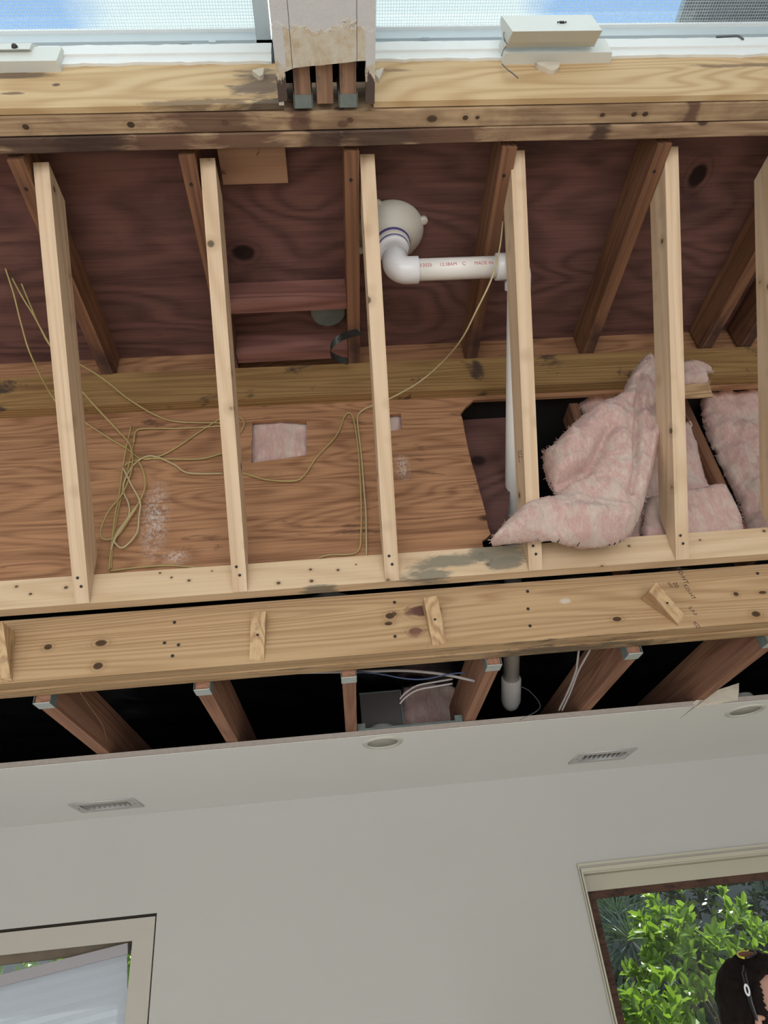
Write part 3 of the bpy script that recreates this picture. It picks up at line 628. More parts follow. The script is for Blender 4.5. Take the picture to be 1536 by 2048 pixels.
puff('insulation_batt', [(1362, 727), (1385, 724), (1400, 729), (1425, 742), (1412, 750), (1416, 766), (1395, 768), (1361, 766)], 1.60, .022, .02,
     'small torn pink insulation end sticking out right of a stud above its paper flange', seed=3)
puff('insulation_batt', [(498, 830), (560, 828), (625, 832), (625, 930), (560, 935), (495, 935)], 1.712, .028, .05, 'pink insulation seen through the square plywood hole', seed=5, nz=.006)
puff('insulation_batt', [(765, 820), (812, 818), (812, 870), (765, 875)], 1.705, .02, .05, 'pink insulation seen through the tiny plywood hole', seed=6, nz=.006)
puff('insulation_batt', [(1150, 798), (1180, 790), (1250, 782), (1300, 790), (1300, 900), (1250, 950), (1180, 860)], 1.755, .04, .06, 'pink insulation glimpsed behind the top of the big folded batt', seed=8)
puff('insulation_batt', [(1270, 960), (1300, 900), (1330, 880), (1375, 850), (1392, 905), (1408, 960), (1418, 985), (1440, 1010), (1440, 1100), (1250, 1110), (1250, 1030)], 1.745, .05, .05, 'pink insulation batt standing directly right of the large folded batt', seed=9)
puff('insulation_batt', [(1290, 1000), (1360, 985), (1400, 978), (1438, 972), (1455, 985), (1478, 1030), (1484, 1075), (1440, 1100), (1290, 1110)], 1.675, .03, .03, 'low pink insulation piece with ragged corner lying on the bottom plate', seed=11)
puff('insulation_batt', [(1400, 800), (1440, 780), (1500, 770), (1580, 765), (1640, 800), (1660, 1080), (1560, 1100), (1500, 1080), (1478, 1010), (1440, 930), (1410, 860)], 1.765, .05, .08, 'tall pink insulation batt at the right edge of the opening', seed=13, nz=.02)
fl = [onY(1352, 768, 1.59), onY(1420, 762, 1.59), onY(1428, 790, 1.59), onY(1352, 793, 1.59)]
o = sheetY('batt_paper_flange', [[(p.x, p.z) for p in fl]], 1.600, .006, M['block']); T(o, 'tan strip below the small torn insulation end, right of the fifth stud', 'paper strip')

# ------------------------------------------------------------------ blocking, patch board and vent between the rafters
o = box('patch_board', (-.235, .93, H(1.783)), (onZ(574, 340, 1.783).x, onZ(570, 366, 1.783).y, H(1.8045)), wood('patch_board_wood', (.42, .25, .16), (.28, .15, .10), (1, 8, 8), 8, .3, .3, stain=((.04, .03, .03), (9, 9, 9), .62, .68)))
T(o, 'light flat board with a dark end knot nailed under the sheathing near the header', 'board')
b1 = onZ(690, 640, 1.70)
M['blocking'] = wood('rough_blocking', (.27, .125, .10), (.14, .06, .05), (0.9, 7, 7), 9, .6, .3, bump=.2)
o = box('rafter_blocking', (-.280, 1.375, H(1.705)), (.087, 1.413, H(1.803)), M['blocking']); T(o, 'upper blocking board with curved grain between two rafters, above the old vent', 'board')
o = box('rafter_blocking', (-.280, 1.575, H(1.70)), (.087, 1.613, H(1.803)), M['blocking']); T(o, 'lower blocking board between two rafters, just above the ledger', 'board')
v = onZ(657, 640, 1.795)
o = place('old_vent_pipe', lathe([(.052, -.012), (.056, -.012), (.056, .03), (.050, .03), (.050, -.002), (0, -.002)], 36), M['galv_dull'], None, Matrix.Translation((v.x, 1.49, v.z)), True)
T(o, 'round grey metal cap of an old vent between the two blocking boards', 'vent pipe')
sp_ = [onY(722, 663, 1.50), onY(700, 668, 1.46), onY(680, 676, 1.42), onY(664, 690, 1.44), onY(661, 706, 1.50), onY(672, 716, 1.55), onY(695, 723, 1.585)]
bm = bmesh.new(); cp = catmull(sp_, 8); prev = None
for i, p in enumerate(cp):
    a, b2 = bm.verts.new(p+Vector((0, -.006, .010))), bm.verts.new(p+Vector((0, .006, -.010)))
    if prev: bm.faces.new((prev[0], prev[1], b2, a))
    prev = (a, b2)
geom = bmesh.ops.solidify(bm, geom=bm.faces[:], thickness=.0012)
o = place('hanger_strap', tomesh(bm), M['steel'], smooth=False); T(o, 'curled dark perforated metal strap hooked at the lower end of a rafter', 'strap')
for k in range(4, len(cp)-4, 7):
    place('strap_hole', lathe([(0, 0), (.0028, 0), (.0028, .0008), (0, .0008)], 10), M['black'], o, axis_matrix(cp[k]+Vector((0, -.0022, 0)), (0, -1, -.4)))

# ------------------------------------------------------------------ roof drain and pipe run
pc = onD(835, 535.5, 1.90); PY, PZ = pc.y+.014, pc.z+.009; RP = .0302
ax = (.226, PY)                              # axis of the drain
dr = thing('roof_drain', 'round cream plastic roof drain bowl with bolt lugs under the sheathing', 'roof drain', (ax[0], ax[1], H(1.80)))
bz = H(1.804)
place('bowl', lathe([(.098, 0), (.100, -.004), (.099, -.010), (.093, -.020), (.081, -.034), (.065, -.048), (.052, -.058), (.050, -.066), (.050, -.080), (.047, -.084), (.030, -.084)], 48), M['drain'], dr, Matrix.Translation((*ax, bz)), True)
for a in (-22, 247, 150, 65):
    lx, ly = ax[0]+.104*math.cos(rad(a)), ax[1]+.006+.104*math.sin(rad(a))
    lg = place('lug', lathe([(.004, -.014), (.011, -.014), (.013, -.011), (.013, 0), (.004, 0)], 20), M['drain'], dr, Matrix.Translation((lx, ly, bz)), True)
    place('bolt', lathe([(0, -.013), (.0045, -.013), (.0045, 0), (0, 0)], 8), M['screw'], lg, Matrix.Translation((lx, ly, bz)))
for zz, r_ in ((-.067, .0515), (-.0835, .045)): place('primer_ring', lathe([(r_-.004, -.004), (r_+.0008, -.004), (r_+.0008, .004), (r_-.004, .004)], 40), M['purple'], dr, Matrix.Translation((*ax, bz+zz)), True)
place('collar', lathe([(.030, -.098), (.044, -.098), (.045, -.094), (.045, -.086), (.030, -.086)], 40), M['pvcfit'], dr, Matrix.Translation((*ax, bz)), True)
pr = thing('drain_pipe_run', 'white plastic drain pipe turning from the roof drain sideways and down behind a stud', 'pipe', (ax[0], PY, PZ))
def elbow(c, a_dir, b_dir, r, Rb, hub, name='elbow'):
    """c: corner where the two pipe axes meet; a_dir, b_dir: unit vectors leaving the corner."""
    a, b2 = Vector(a_dir).normalized(), Vector(b_dir).normalized(); ang = a.angle(b2); tl = Rb/math.tan(ang/2)
    pa, pb = c+a*tl, c+b2*tl; cen = c+(a+b2).normalized()*(Rb/math.sin(ang/2)); pts = [pa+a*hub, pa+a*hub*.98, pa]
    n1_, n2 = (pa-cen), (pb-cen)
    for k in range(1, 12):
        f = k/12; v_ = n1_.normalized().slerp(n2.normalized(), f)*n1_.length; pts.append(cen+v_)
    pts += [pb, pb+b2*hub*.98, pb+b2*hub]
    rr = [r*.985]+[r]*(len(pts)-2)+[r*.985]
    return place(name, tube(pts, rr, 32), M['pvcfit'], pr, None, True), pa+a*hub, pb+b2*hub
c1 = Vector((ax[0], PY, PZ)); e1_, ea, eb = elbow(c1, (0, 0, 1), (1, 0, 0), .0375, .030, .030)
A_ = onD(1040, 565, 1.95); B_ = onD(1022, 1385, 2.60); c2 = Vector((.60, PY, PZ))
c2.x = onD(1040, 533, 1.92).x; dn = (B_-c2).normalized(); e2_, fa, fb = elbow(c2, (-1, 0, 0), dn, .0375, .030, .036)
place('pipe', tube([Vector((eb.x-.02, PY, PZ)), Vector((fa.x+.02, PY, PZ))], RP, 40), M['pvc'], pr, None, True)
place('pipe', tube([fb-dn*.02, c2+(B_-c2)*.5, B_], RP, 40), M['pvc'], pr, None, True)
place('coupling', tube([c2+(B_-c2)*.955, c2+(B_-c2)*.957, B_+dn*.035, B_+dn*.055+Vector((0, .006, 0)), B_+dn*.072+Vector((0, .014, .002))], [.0345, .0375, .0375, .031, .018], 32), M['pvc'], pr, None, True)
def pipetext(s, xpx, sz):
    me = text_mesh(s, sz, .0); x0 = onD(xpx, 533, 1.87).x
    th0 = rad(218)
    for v_ in me.vertices:                       # wrap the lettering round the pipe
        ang = th0 - (v_.co.y)/RP; v_.co = Vector((x0+v_.co.x, PY+(RP+.0004)*math.cos(ang), PZ+(RP+.0004)*math.sin(ang)))
    me.update(); place('printed_text', me, M['redink'], pr)
for s_, xp in (('0/2025', 839), ('12:38AM', 882), ('C', 929), ('MADE IN', 954)): pipetext(s_, xp, .0135)

# ------------------------------------------------------------------ cables
YW = 1.658
W_ = lambda pts, Y=YW: [onY(x, y, Y if not isinstance(Y, (list, tuple)) else Y[i]) for i, (x, y) in enumerate(pts)]
G = 'thin yellow cables strung behind the studs'
cab = [
 ([(-25, 455), (0, 480), (20, 512), (43, 567), (62, 613), (97, 687), (130, 712), (157, 727), (207, 758), (260, 800), (317, 833), (360, 844), (437, 846), (455, 850)], [1.25, 1.28, 1.3, 1.35, 1.4, 1.48, 1.52, 1.55, 1.6, 1.615, YW, YW, YW, YW], 'yellow cable, topmost, drooping rightwards from the left edge'),
 ([(-20, 480), (0, 500), (13, 543), (28, 590), (43, 650), (63, 713), (107, 797), (140, 825), (168, 843), (213, 873), (253, 897), (283, 918), (317, 913), (350, 897), (400, 863), (436, 840), (460, 828)], [1.25, 1.27, 1.3, 1.34, 1.4, 1.46, 1.6, 1.61, YW, YW, YW, YW, YW, YW, YW, YW, YW], 'yellow cable hanging lowest at the left edge, rising to the second stud'),
 ([(-20, 490), (0, 507), (30, 567), (50, 603), (67, 630), (100, 690), (135, 745), (162, 780), (200, 823), (233, 858), (260, 890), (265, 927), (257, 960), (243, 990), (217, 1023), (202, 1060), (207, 1078), (233, 1073), (257, 1040), (277, 1007), (290, 973), (287, 943), (277, 923)], [1.26, 1.28, 1.34, 1.37, 1.4, 1.46, 1.52, 1.58, 1.615, 1.645] + [1.65]*13, 'yellow cable ending in the wide left loop on the plywood'),
 ([(445, 947), (377, 946), (350, 930), (317, 915), (293, 913), (267, 930), (250, 960), (247, 983), (257, 1007), (257, 1033), (233, 1067), (222, 1100)], 1.652, 'yellow cable running from the second stud into the tangle'),
 ([(455, 950), (484, 946), (531, 959), (586, 962), (608, 951), (633, 915), (673, 871), (688, 835), (699, 826), (708, 842), (717, 904), (722, 992), (722, 1064), (713, 1105), (659, 1110), (637, 1116)], 1.655, 'yellow cable making a tall hump between the second and third stud'),
 ([(1012, 360), (1006, 443), (998, 504), (983, 558), (952, 623), (922, 680), (883, 726), (837, 765), (780, 797), (744, 811), (721, 824), (715, 842), (722, 904), (728, 977), (732, 1028), (733, 1112)], [1.10, 1.12, 1.15, 1.18, 1.25, 1.35, 1.48, 1.57, 1.61, 1.64] + [YW]*6, 'long yellow cable sweeping down from the white pipe past the middle stud'),
 ([(263, 850), (253, 893), (245, 940), (238, 993), (230, 1033), (222, 1100), (218, 1140)], 1.655, 'left one of two straight yellow cables dropping to the bottom plate'),
 ([(270, 860), (263, 907), (247, 973), (233, 1037), (225, 1093), (222, 1137)], 1.66, 'right one of two straight yellow cables dropping to the bottom plate'),
 ([(450, 852), (400, 855), (350, 857), (290, 857), (272, 863), (268, 885)], YW, 'short level yellow cable from the top of the tangle to the second stud'),
 ([(450, 905), (442, 907), (400, 918), (333, 918), (290, 917), (260, 925), (245, 934)], YW, 'faint yellow cable running level through the middle of the tangle'),
 ([(245, 933), (263, 970), (280, 1003), (278, 1033), (273, 1067), (247, 1095), (232, 1088), (230, 1078), (250, 1045), (277, 1007)], 1.650, 'pale yellow cable forming the narrow right loop over the white bloom'),
 ([(395, 1135), (333, 1131), (267, 1136), (220, 1142)], YW, 'yellow cable lying just above the bottom plate at the left'),
 ([(470, 828), (477, 832), (488, 843), (486, 856), (478, 868)], YW, 'tiny yellow cable curl right beside the second stud')]
for i, (pts, Y, lab) in enumerate(cab): wirething('yellow_cable', W_(pts, Y), .0025 if i != 10 else .0028, M['wire'] if i not in (3, 10, 5) else M['wire_pale'], lab, group=G)
o = box('cable_tag', onY(1, 522, 1.28), onY(8, 507, 1.281), M['whitepaint'], bev=0); T(o, 'small white tag on the cables at the left edge', 'tag')

# in the dark opening under the beam
G2 = 'cables in the dark opening'
wirething('white_cable', [onY(600, 1345, 1.98), onY(720, 1343, 1.98), onY(800, 1341, 1.98), onY(860, 1345, 1.98), onY(905, 1352, 1.98), onY(950, 1362, 1.98)], .0045, M['wire_white'], 'thick white cable high behind the beam, above the metal box', group=G2)
wirething('blue_cable', [onY(712, 1343, 1.95), onY(760, 1348, 1.95), onY(810, 1357, 1.95), onY(850, 1358, 1.95), onY(900, 1348, 1.95), onY(930, 1345, 1.95)], .0022, M['wire_blue'], 'blue cable sagging just below the thick white cable', group=G2)
for k, lab in ((0, 'upper grey cable curving over the pink batt in the dark opening'), (9, 'lower grey cable curving over the pink batt in the dark opening')):
    wirething('grey_cable', [onY(800, 1398+k, 2.05), onY(812, 1385+k, 2.03), onY(835, 1371+k, 2.01), onY(870, 1364+k, 2.0), onY(905, 1358+k, 2.0)], .0028, M['wire_white'], lab, group=G2)
for dx, lab in ((0, 'left white cable of the bundle beside the reddish joist'), (9, 'right white cable of the bundle beside the reddish joist')):
    wirething('white_cable', [onY(1160+dx*2.6, 1280, 1.82), onY(1158+dx*2.6, 1296, 1.86), onY(1155+dx*1.4, 1322, 1.90), onY(1151+dx*.5, 1345, 1.96), onY(1135+dx*.6, 1385, 2.07), onY(1118+dx*.7, 1420, 2.2)], .0032, M['wire_white'], lab, group=G2)
wirething('thin_wire', [onY(1040, 1440, 2.3), onY(1080, 1415, 2.3), onY(1062, 1385, 2.3), onY(1040, 1372, 2.3)], .0014, M['wire_dark'], 'thin dark wire arc right of the capped pipe', group=G2)
wirething('thin_wire', [onY(160, 1385, 1.83), onY(185, 1420, 1.95), onY(205, 1450, 2.1), onY(215, 1485, 2.25)], .0012, M['joist'], 'thin brown wire on the leftmost ceiling joist', group=G2)
# recessed-light mounting box with its bar hanger
bx = thing('fixture_box', 'grey sheet metal box between two joists above the left ceiling light', 'metal box', (.10, 2.55, H(.72)))
BY = 2.52; p0, p1 = onY(724, 1450, BY), onY(800, 1382, BY)
place('housing', boxmesh((p0.x, BY, H(.72)), (p1.x, BY+.1, p1.z), .001), plain('box_metal', (.14, .13, .125), .5, .2, .1, 9), bx)
place('rim', boxmesh((p0.x-.002, BY-.006, p1.z-.003), (p1.x+.004, BY, p1.z+.003), .0005), M['galv_dull'], bx)
place('rim', boxmesh((p1.x-.003, BY-.006, H(.72)), (p1.x+.003, BY, p1.z), .0005), M['galv_dull'], bx)
hb = thing('bar_hanger', 'thin grey metal bar hanger lying along the cut ceiling edge between two joists', 'bracket', (.2, 2.325, H(.656)))
place('bar', boxmesh((.038, 2.318, H(.6545)), (.398, 2.322, H(.664)), .0005), M['galv_dull'], hb)
place('bar', boxmesh((.038, 2.332, H(.6545)), (.30, 2.336, H(.668)), .0005), M['galv_dull'], hb)
for x0 in (.038, .372):
    place('bracket_tab', boxmesh((x0, 2.315, H(.6545)), (x0+.026, 2.338, H(.680)), .002), M['galv_dull'], hb)
puff('insulation_batt', [(805, 1378), (830, 1371), (870, 1368), (906, 1374), (915, 1400), (912, 1448), (803, 1456), (802, 1410)], 2.62, .035, .03, 'dim pink insulation beside the grey metal box in the dark opening', seed=21)
# torn paper and plaster at the cut edge
pts = [onY(1386, 1416, 2.296), onY(1402, 1406, 2.296), onY(1432, 1380, 2.294), onY(1478, 1366, 2.292), onY(1475, 1401, 2.296), onY(1430, 1409, 2.30), onY(1400, 1414, 2.30)]
def flap(name, pts, mat, th, lab, cat):
    bm = bmesh.new(); vs = [bm.verts.new(p) for p in pts]; f = bm.faces.new(vs); bmesh.ops.triangulate(bm, faces=[f]); bmesh.ops.subdivide_edges(bm, edges=bm.edges[:], cuts=3, use_grid_fill=True)
    for v_ in bm.verts: v_.co += Vector((0, .006*noise.noise(v_.co*30), .004*noise.noise(v_.co*22)))
    bmesh.ops.solidify(bm, geom=bm.faces[:], thickness=th); o = place(name, tomesh(bm), mat, smooth=False); T(o, lab, cat); return o
flap('torn_paper', pts, M['paper'], .002, 'large torn drywall paper flap standing on the cut ceiling edge at the right', 'torn paper')
flap('torn_paper', [onY(1378, 1411, 2.303), onY(1394, 1399, 2.300), onY(1412, 1394, 2.30), onY(1416, 1402, 2.302), onY(1396, 1415, 2.306)], M['paper'], .0015, 'small torn drywall paper scrap at the end of the weathered joist', 'torn paper')
cr = [onZ(1391, 1412, .6345), onZ(1375, 1425, .6345), onZ(1360, 1437, .6345)]
o = place('ceiling_crack', tube([Vector((p.x, p.y, H(.6348))) for p in cr], [.0012, .0009, .0003], 5), M['gap']); T(o, 'hairline crack in the white ceiling below the torn paper', 'crack')
# gypsum core visible along the cut
sheetY('trim_1', [[(-3.4, H(.6355))]+[(q[0], q[1]) for q in ragged((-1.6, H(.6355)), (2.4, H(.6355)), 60, .0)]+[(3.8, H(.6355)), (3.8, H(.6515)), (-3.4, H(.6515))]], 2.302, .006, M['gypsum'], **S)

# ------------------------------------------------------------------ recessed lights and registers
for c, lab in zip(CAN, ('round recessed ceiling light under the metal box, left one', 'round recessed ceiling light at the right edge by the torn paper')):
    r = thing('recessed_light', lab, 'ceiling light', (c.x, c.y, ceilZ), 'recessed ceiling lights')
    place('trim_ring', lathe([(.053, .004), (.053, -.002), (.058, -.005), (.068, -.004), (.072, 0), (.072, .001), (.053, .004)], 48), M['lighttrim'], r, Matrix.Translation((c.x, c.y, ceilZ)), True)
    place('baffle', lathe([(.0545, -.001), (.050, .02), (.044, .05), (.040, .055), (0, .056)], 48), M['lightcan'], r, Matrix.Translation((c.x, c.y, ceilZ)), True)
for (cx, cy), lab in zip(VENT, ('white ceiling register near the right-hand ceiling light', 'white ceiling register above the left window')):
    r = thing('ceiling_register', lab, 'air vent', (cx, cy, ceilZ), 'ceiling registers')
    fr_ = [[(cx-.125, cy-.083), (cx+.125, cy-.083), (cx+.125, cy+.083), (cx-.125, cy+.083)], [(cx-.094, cy-.05), (cx+.094, cy-.05), (cx+.094, cy+.05), (cx-.094, cy+.05)]]
    sheetZ('frame', fr_, ceilZ-.003, .005, M['vent'], r)
    place('duct', boxmesh((cx-.10, cy-.055, ceilZ+.035), (cx+.10, cy+.055, ceilZ+.037), 0), M['slot'], r)
    for k in range(9):
        x = cx-.083+k*.0205; place('louvre', boxmesh(Vector((-.0012, -.05, -.007)), Vector((.0012, .05, .007)), 0), M['vent'], r, Matrix.Translation((x, cy, ceilZ+.005)) @ Matrix.Rotation(rad(22), 4, 'Y'))
    for sx in (-.109, .109): place('screw', lathe([(0, 0), (.003, 0), (.003, .001), (0, .001)], 8), M['screw'], r, axis_matrix((cx+sx, cy, ceilZ-.0055), (0, 0, -1)))

# ------------------------------------------------------------------ left window: gap, jamb, tilted blind
bk = dict(S)
w1 = thing('window_1', 'left window', 'window', (-1.4, 3.25, .9)); 
for k in ('label', 'category'): del w1[k]
w1['kind'] = 'structure'
gx, gz = LX1, LZ
place('gap_shadow_strip', boxmesh((LX0, WY+.012, gz-.009), (gx, WY+.10, gz+.0), 0), M['gap'], w1)  # dark strips stand in for the shadow between wall and casing
place('gap_shadow_strip', boxmesh((gx-.004, WY+.012, .75), (gx, WY+.10, gz), 0), M['gap'], w1)
ix, iz = -.900, H(.168)
place('window_frame', poly2d([[(LX0, .76), (gx-.006, .76), (gx-.006, gz-.011), (LX0, gz-.011)], [(LX0+.1, .82), (ix, .82), (ix, iz), (LX0+.1, iz)]], .03), M['beige'], w1, Matrix.Translation((0, WY+.018, 0)) @ Matrix.Rotation(rad(90), 4, 'X'))
place('inner_frame', poly2d([[(LX0+.05, .78), (ix+.05, .78), (ix+.05, iz+.05), (LX0+.05, iz+.05)], [(LX0+.14, .86), (ix-.002, .86), (ix-.002, iz-.028), (LX0+.14, iz-.028)]], .04), M['darkwood'] if False else plain('window_head_wood', (.22, .17, .12), .7, 0, .3, 20), w1, Matrix.Translation((0, WY+.12, 0)) @ Matrix.Rotation(rad(90), 4, 'X'))
place('pane', boxmesh((LX0+.1, WY+.128, .82), (ix, WY+.131, iz), 0), M['glass'], w1)
# blind hangs crooked: its rail slopes down to the left
pr0 = onY(258, 1886, WY+.06); pl0 = onY(0, 1951, WY+.06); dirb = (pl0-pr0).normalized(); bl = thing('cellular_blind', 'white pleated blind hanging crooked in the left window', 'blind', pr0)
up_ = Vector((0, 0, 1)); nb = Vector((0, -1, 0)); tiltm = Matrix(((-dirb.x, 0, dirb.z*1, 0), (0, 1, 0, 0), (-dirb.z, 0, -dirb.x, 0), (0, 0, 0, 1)))
BM_ = Matrix.Translation(pr0) @ Matrix(((-dirb.x, 0, dirb.z, 0), (0, 1, 0, 0), (-dirb.z, 0, -dirb.x, 0), (0, 0, 0, 1)))
place('head_rail', boxmesh((-1.12, -.02, -.038), (0, .02, 0), .003), M['rail'], bl, BM_)
bm = bmesh.new(); rows = 50; prev = None
for k in range(rows):
    z = -.038-k*.019; y = -.002 if k % 2 else .001
    a, b2 = bm.verts.new((-1.12, y, z)), bm.verts.new((-.008-.0*k, y, z))
    if prev: bm.faces.new((prev[0], prev[1], b2, a))
    prev = (a, b2)
bmesh.ops.solidify(bm, geom=bm.faces[:], thickness=.002)
place('shade_fabric', tomesh(bm), M['shade'], bl, BM_)

# ------------------------------------------------------------------ right window: stepped casing, deep jamb, dark sash
w2 = thing('window_2', '', '', (1.9, 3.3, .9)); del w2['label']; del w2['category']; w2['kind'] = 'structure'
cz = H(.268); cx0 = .936
def casing(y0, y1, o_, i_, mat, nm):
    place(nm, poly2d([[(cx0+o_*.45, .70), (3.0, .70), (3.0, cz-o_), (cx0+o_*.45, cz-o_)], [(cx0+i_*.45, .78), (2.92, .78), (2.92, cz-i_), (cx0+i_*.45, cz-i_)]], y1-y0), mat, w2, Matrix.Translation((0, (y0+y1)/2, 0)) @ Matrix.Rotation(rad(90), 4, 'X'))
casing(WY-.012, WY+.002, .000, .010, M['cream'], 'casing')
casing(WY-.004, WY+.004, .010, .020, M['beige'], 'casing')
casing(WY-.016, WY+.004, .019, .034, M['cream'], 'casing')
# deep head and side jambs
JY = WY+.11
place('jamb', boxmesh((cx0+.014, WY-.002, cz-.040), (2.95, JY, cz-.034), 0), M['cream'], w2)
place('jamb', boxmesh((cx0+.010, WY-.002, .78), (cx0+.0155, JY, cz-.034), 0), M['cream'], w2)
hz = onY(1180, 1783, JY).z; hx = onY(1176, 1790, JY).x
place('jamb', boxmesh((cx0+.014, WY+.01, hz), (2.95, JY, cz-.034), 0), M['beige'], w2) if False else None
place('head_board', boxmesh((cx0+.016, JY-.006, hz), (2.95, JY, cz-.034), 0), M['cream'], w2)
dz = onY(1190, 1798, JY+.01).z; dx_ = onY(1191, 1800, JY+.01).x
place('sash', poly2d([[(cx0, .80), (2.93, .80), (2.93, hz+.004), (cx0, hz+.004)], [(dx_, .86), (2.86, .86), (2.86, dz), (dx_, dz)]], .03), M['darkwood'], w2, Matrix.Translation((0, JY+.015, 0)) @ Matrix.Rotation(rad(90), 4, 'X'))
place('pane', boxmesh((dx_-.01, JY+.018, .85), (2.87, JY+.021, dz+.01), 0), M['glass'], w2)

# ------------------------------------------------------------------ skylights
def skyband(name, x0, x1, y0, y1, z0, z1, mat, parent, bev=.001): return place(name, boxmesh((x0, y0, H(z0)), (x1, y1, H(z1)), bev), mat, parent)
for (x0, x1, lab, xin) in ((-1.75, -.078, 'left', -.118), (.165, 2.05, 'right', .185)):
    w = thing('window_3' if lab == 'left' else 'window_4', '', '', ((x0+x1)/2, .3, H(2.0))); del w['label']; del w['category']; w['kind'] = 'structure'
    # lower painted trim with ragged plaster edge, facing the room
    seg = [(x0, H(1.975))]+[(x1, H(1.975))]+[(q[0], q[1]) for q in reversed(ragged((x0, H(1.902)), (x1, H(1.902)), 120, .008, 3 if lab == 'left' else 8))]
    me = poly2d([seg], .008); place('trim_board', me, M['trimwhite'], w, Matrix.Translation((0, .797, 0)) @ Matrix.Rotation(rad(90), 4, 'X'))
    skyband('sill_step', x0, x1, .787, .80, 1.938, 1.950, M['trimwhite'], w)
    seg2 = [(x0, H(1.948))]+[(x1, H(1.948))]+[(q[0], q[1]) for q in reversed(ragged((x0, H(1.985)), (x1, H(1.985)), 120, .006, 13))]
    place('sill', poly2d([seg2], .012), M['trimwhite'], w, Matrix.Translation((0, .793, 0)) @ Matrix.Rotation(rad(90), 4, 'X'))
    skyband('gap_backing', x0, x1, .845, .85, 1.9, 2.14, M['slot'], w, 0)
    skyband('lower_rail', x0, x1, .803, .845, 1.998, 2.028, M['alu'], w)
    skyband('middle_rail', x0, x1, .812, .845, 2.031, 2.042, M['whitepaint'], w)
    skyband('sash', x0, x1, .803, .850, 2.046, 2.105, M['alu'], w)
    skyband('sash', x0, x1, .795, .803, 2.094, 2.105, M['whitepaint'], w)
    skyband('sash', x0, x1, -.35, -.31, 2.046, 2.105, M['alu'], w)
    if lab == 'left':
        skyband('side_rail', xin, x1, -.35, .85, 2.046, 2.105, M['alu'], w); skyband('side_rail', x0, x0+.04, -.35, .85, 2.046, 2.105, M['alu'], w)
    else:
        skyband('side_rail', x0, x0+.02, -.35, .85, 2.046, 2.105, M['alu'], w); skyband('side_rail', x1-.04, x1, -.35, .85, 2.046, 2.105, M['alu'], w)
    place('insect_screen', boxmesh((x0, -.35, H(2.10)), (x1, .81, H(2.1004)), 0), M['screen'], w)
    place('pane', boxmesh((x0, -.35, H(2.14)), (x1, .84, H(2.144)), 0), M['glass'], w)
    for k, xs in enumerate(((-.31,) if lab == 'left' else (.30, 1.52))):
        pass
# shaft sides round the skylights
for nm, a, b2 in (('trim_2', (-2.0, -.40, H(1.70)), (-1.75, .80, H(2.15))), ('trim_3', (2.05, -.40, H(1.70)), (2.30, .80, H(2.15))), ('trim_4', (-2.0, -.45, H(1.70)), (2.3, -.35, H(2.15)))):
    worldbox(nm, a, b2, M['drywall'], bev=0, **S)
worldbox('trim_5', (-2.0, .85, H(1.87)), (2.6, .90, H(2.15)), M['void_shade'], bev=0, **S)
# latches and handles on the frame
for (px, py, lab) in ((425, 85, 'small latch plate on the left skylight frame'), (852, 76, 'small latch plate on the right skylight frame, left of the motor box')):
    p = onY(px, py, .80); o = box('latch_plate', p-Vector((.009, .004, .006)), p+Vector((.009, .003, .002)), M['alu'], bev=.001); T(o, lab, 'latch', 'skylight latch plates')
wirething('crank_handle', [onY(1432, 74, .795), onY(1450, 73, .79), onY(1475, 72, .785), onY(1483, 76, .785), onY(1486, 79, .785)], .003, M['wire_dark'], 'small bent metal handle on the right skylight frame', 'handle')
wirething('operator_arm', [onY(120, 93, .797), onY(250, 92, .797), onY(372, 89, .797), onY(382, 90, .797), onY(395, 93, .797)], .0016, M['wire_dark'], 'thin dark operator arm along the left skylight frame', 'handle')
# panel lying on the roof outside, seen through the right skylight
p = onZ(1342, 57, 2.45)
o = worldbox('roof_panel', (p.x+.02, -.2, H(2.45)), (3.0, 1.2, H(2.48)), plain('blue_grey_roof_panel', (.20, .26, .33), .35, 0, .5, 60), bev=0); T(o, 'blue grey panel on the roof, seen through the right skylight corner', 'panel')

# motor boxes
def profile_box(name, x0, x1, prof, mat, parent, ch=.0):
    bm = bmesh.new(); A = [bm.verts.new((x0+(ch if i in (0, 1) else 0), y, z)) for i, (y, z) in enumerate(prof)]; B2 = [bm.verts.new((x1-(ch if i in (0, 1) else 0), y, z)) for i, (y, z) in enumerate(prof)]
    bm.faces.new(A); bm.faces.new(B2[::-1]); k = len(prof)
    for i in range(k): bm.faces.new((A[i], B2[i], B2[(i+1) % k], A[(i+1) % k]))
    bevel(bm, .002); return place(name, tomesh(bm), mat, parent)
mo = thing('skylight_motor', 'white plastic motor box hanging open on the right skylight frame, wires dangling', 'motor box', onY(1115, 95, .77))
Yb = .775
xa, xb = onY(1003, 95, Yb).x, onY(1219, 92, Yb).x
zlow, zmid = onY(1110, 106, Yb).z, onY(1110, 84, Yb).z
profile_box('base', xa, xb, [(Yb, zlow), (Yb-.004, zmid+.006), (.80, zmid+.012), (.80, zlow)], M['motor'], mo, .003)
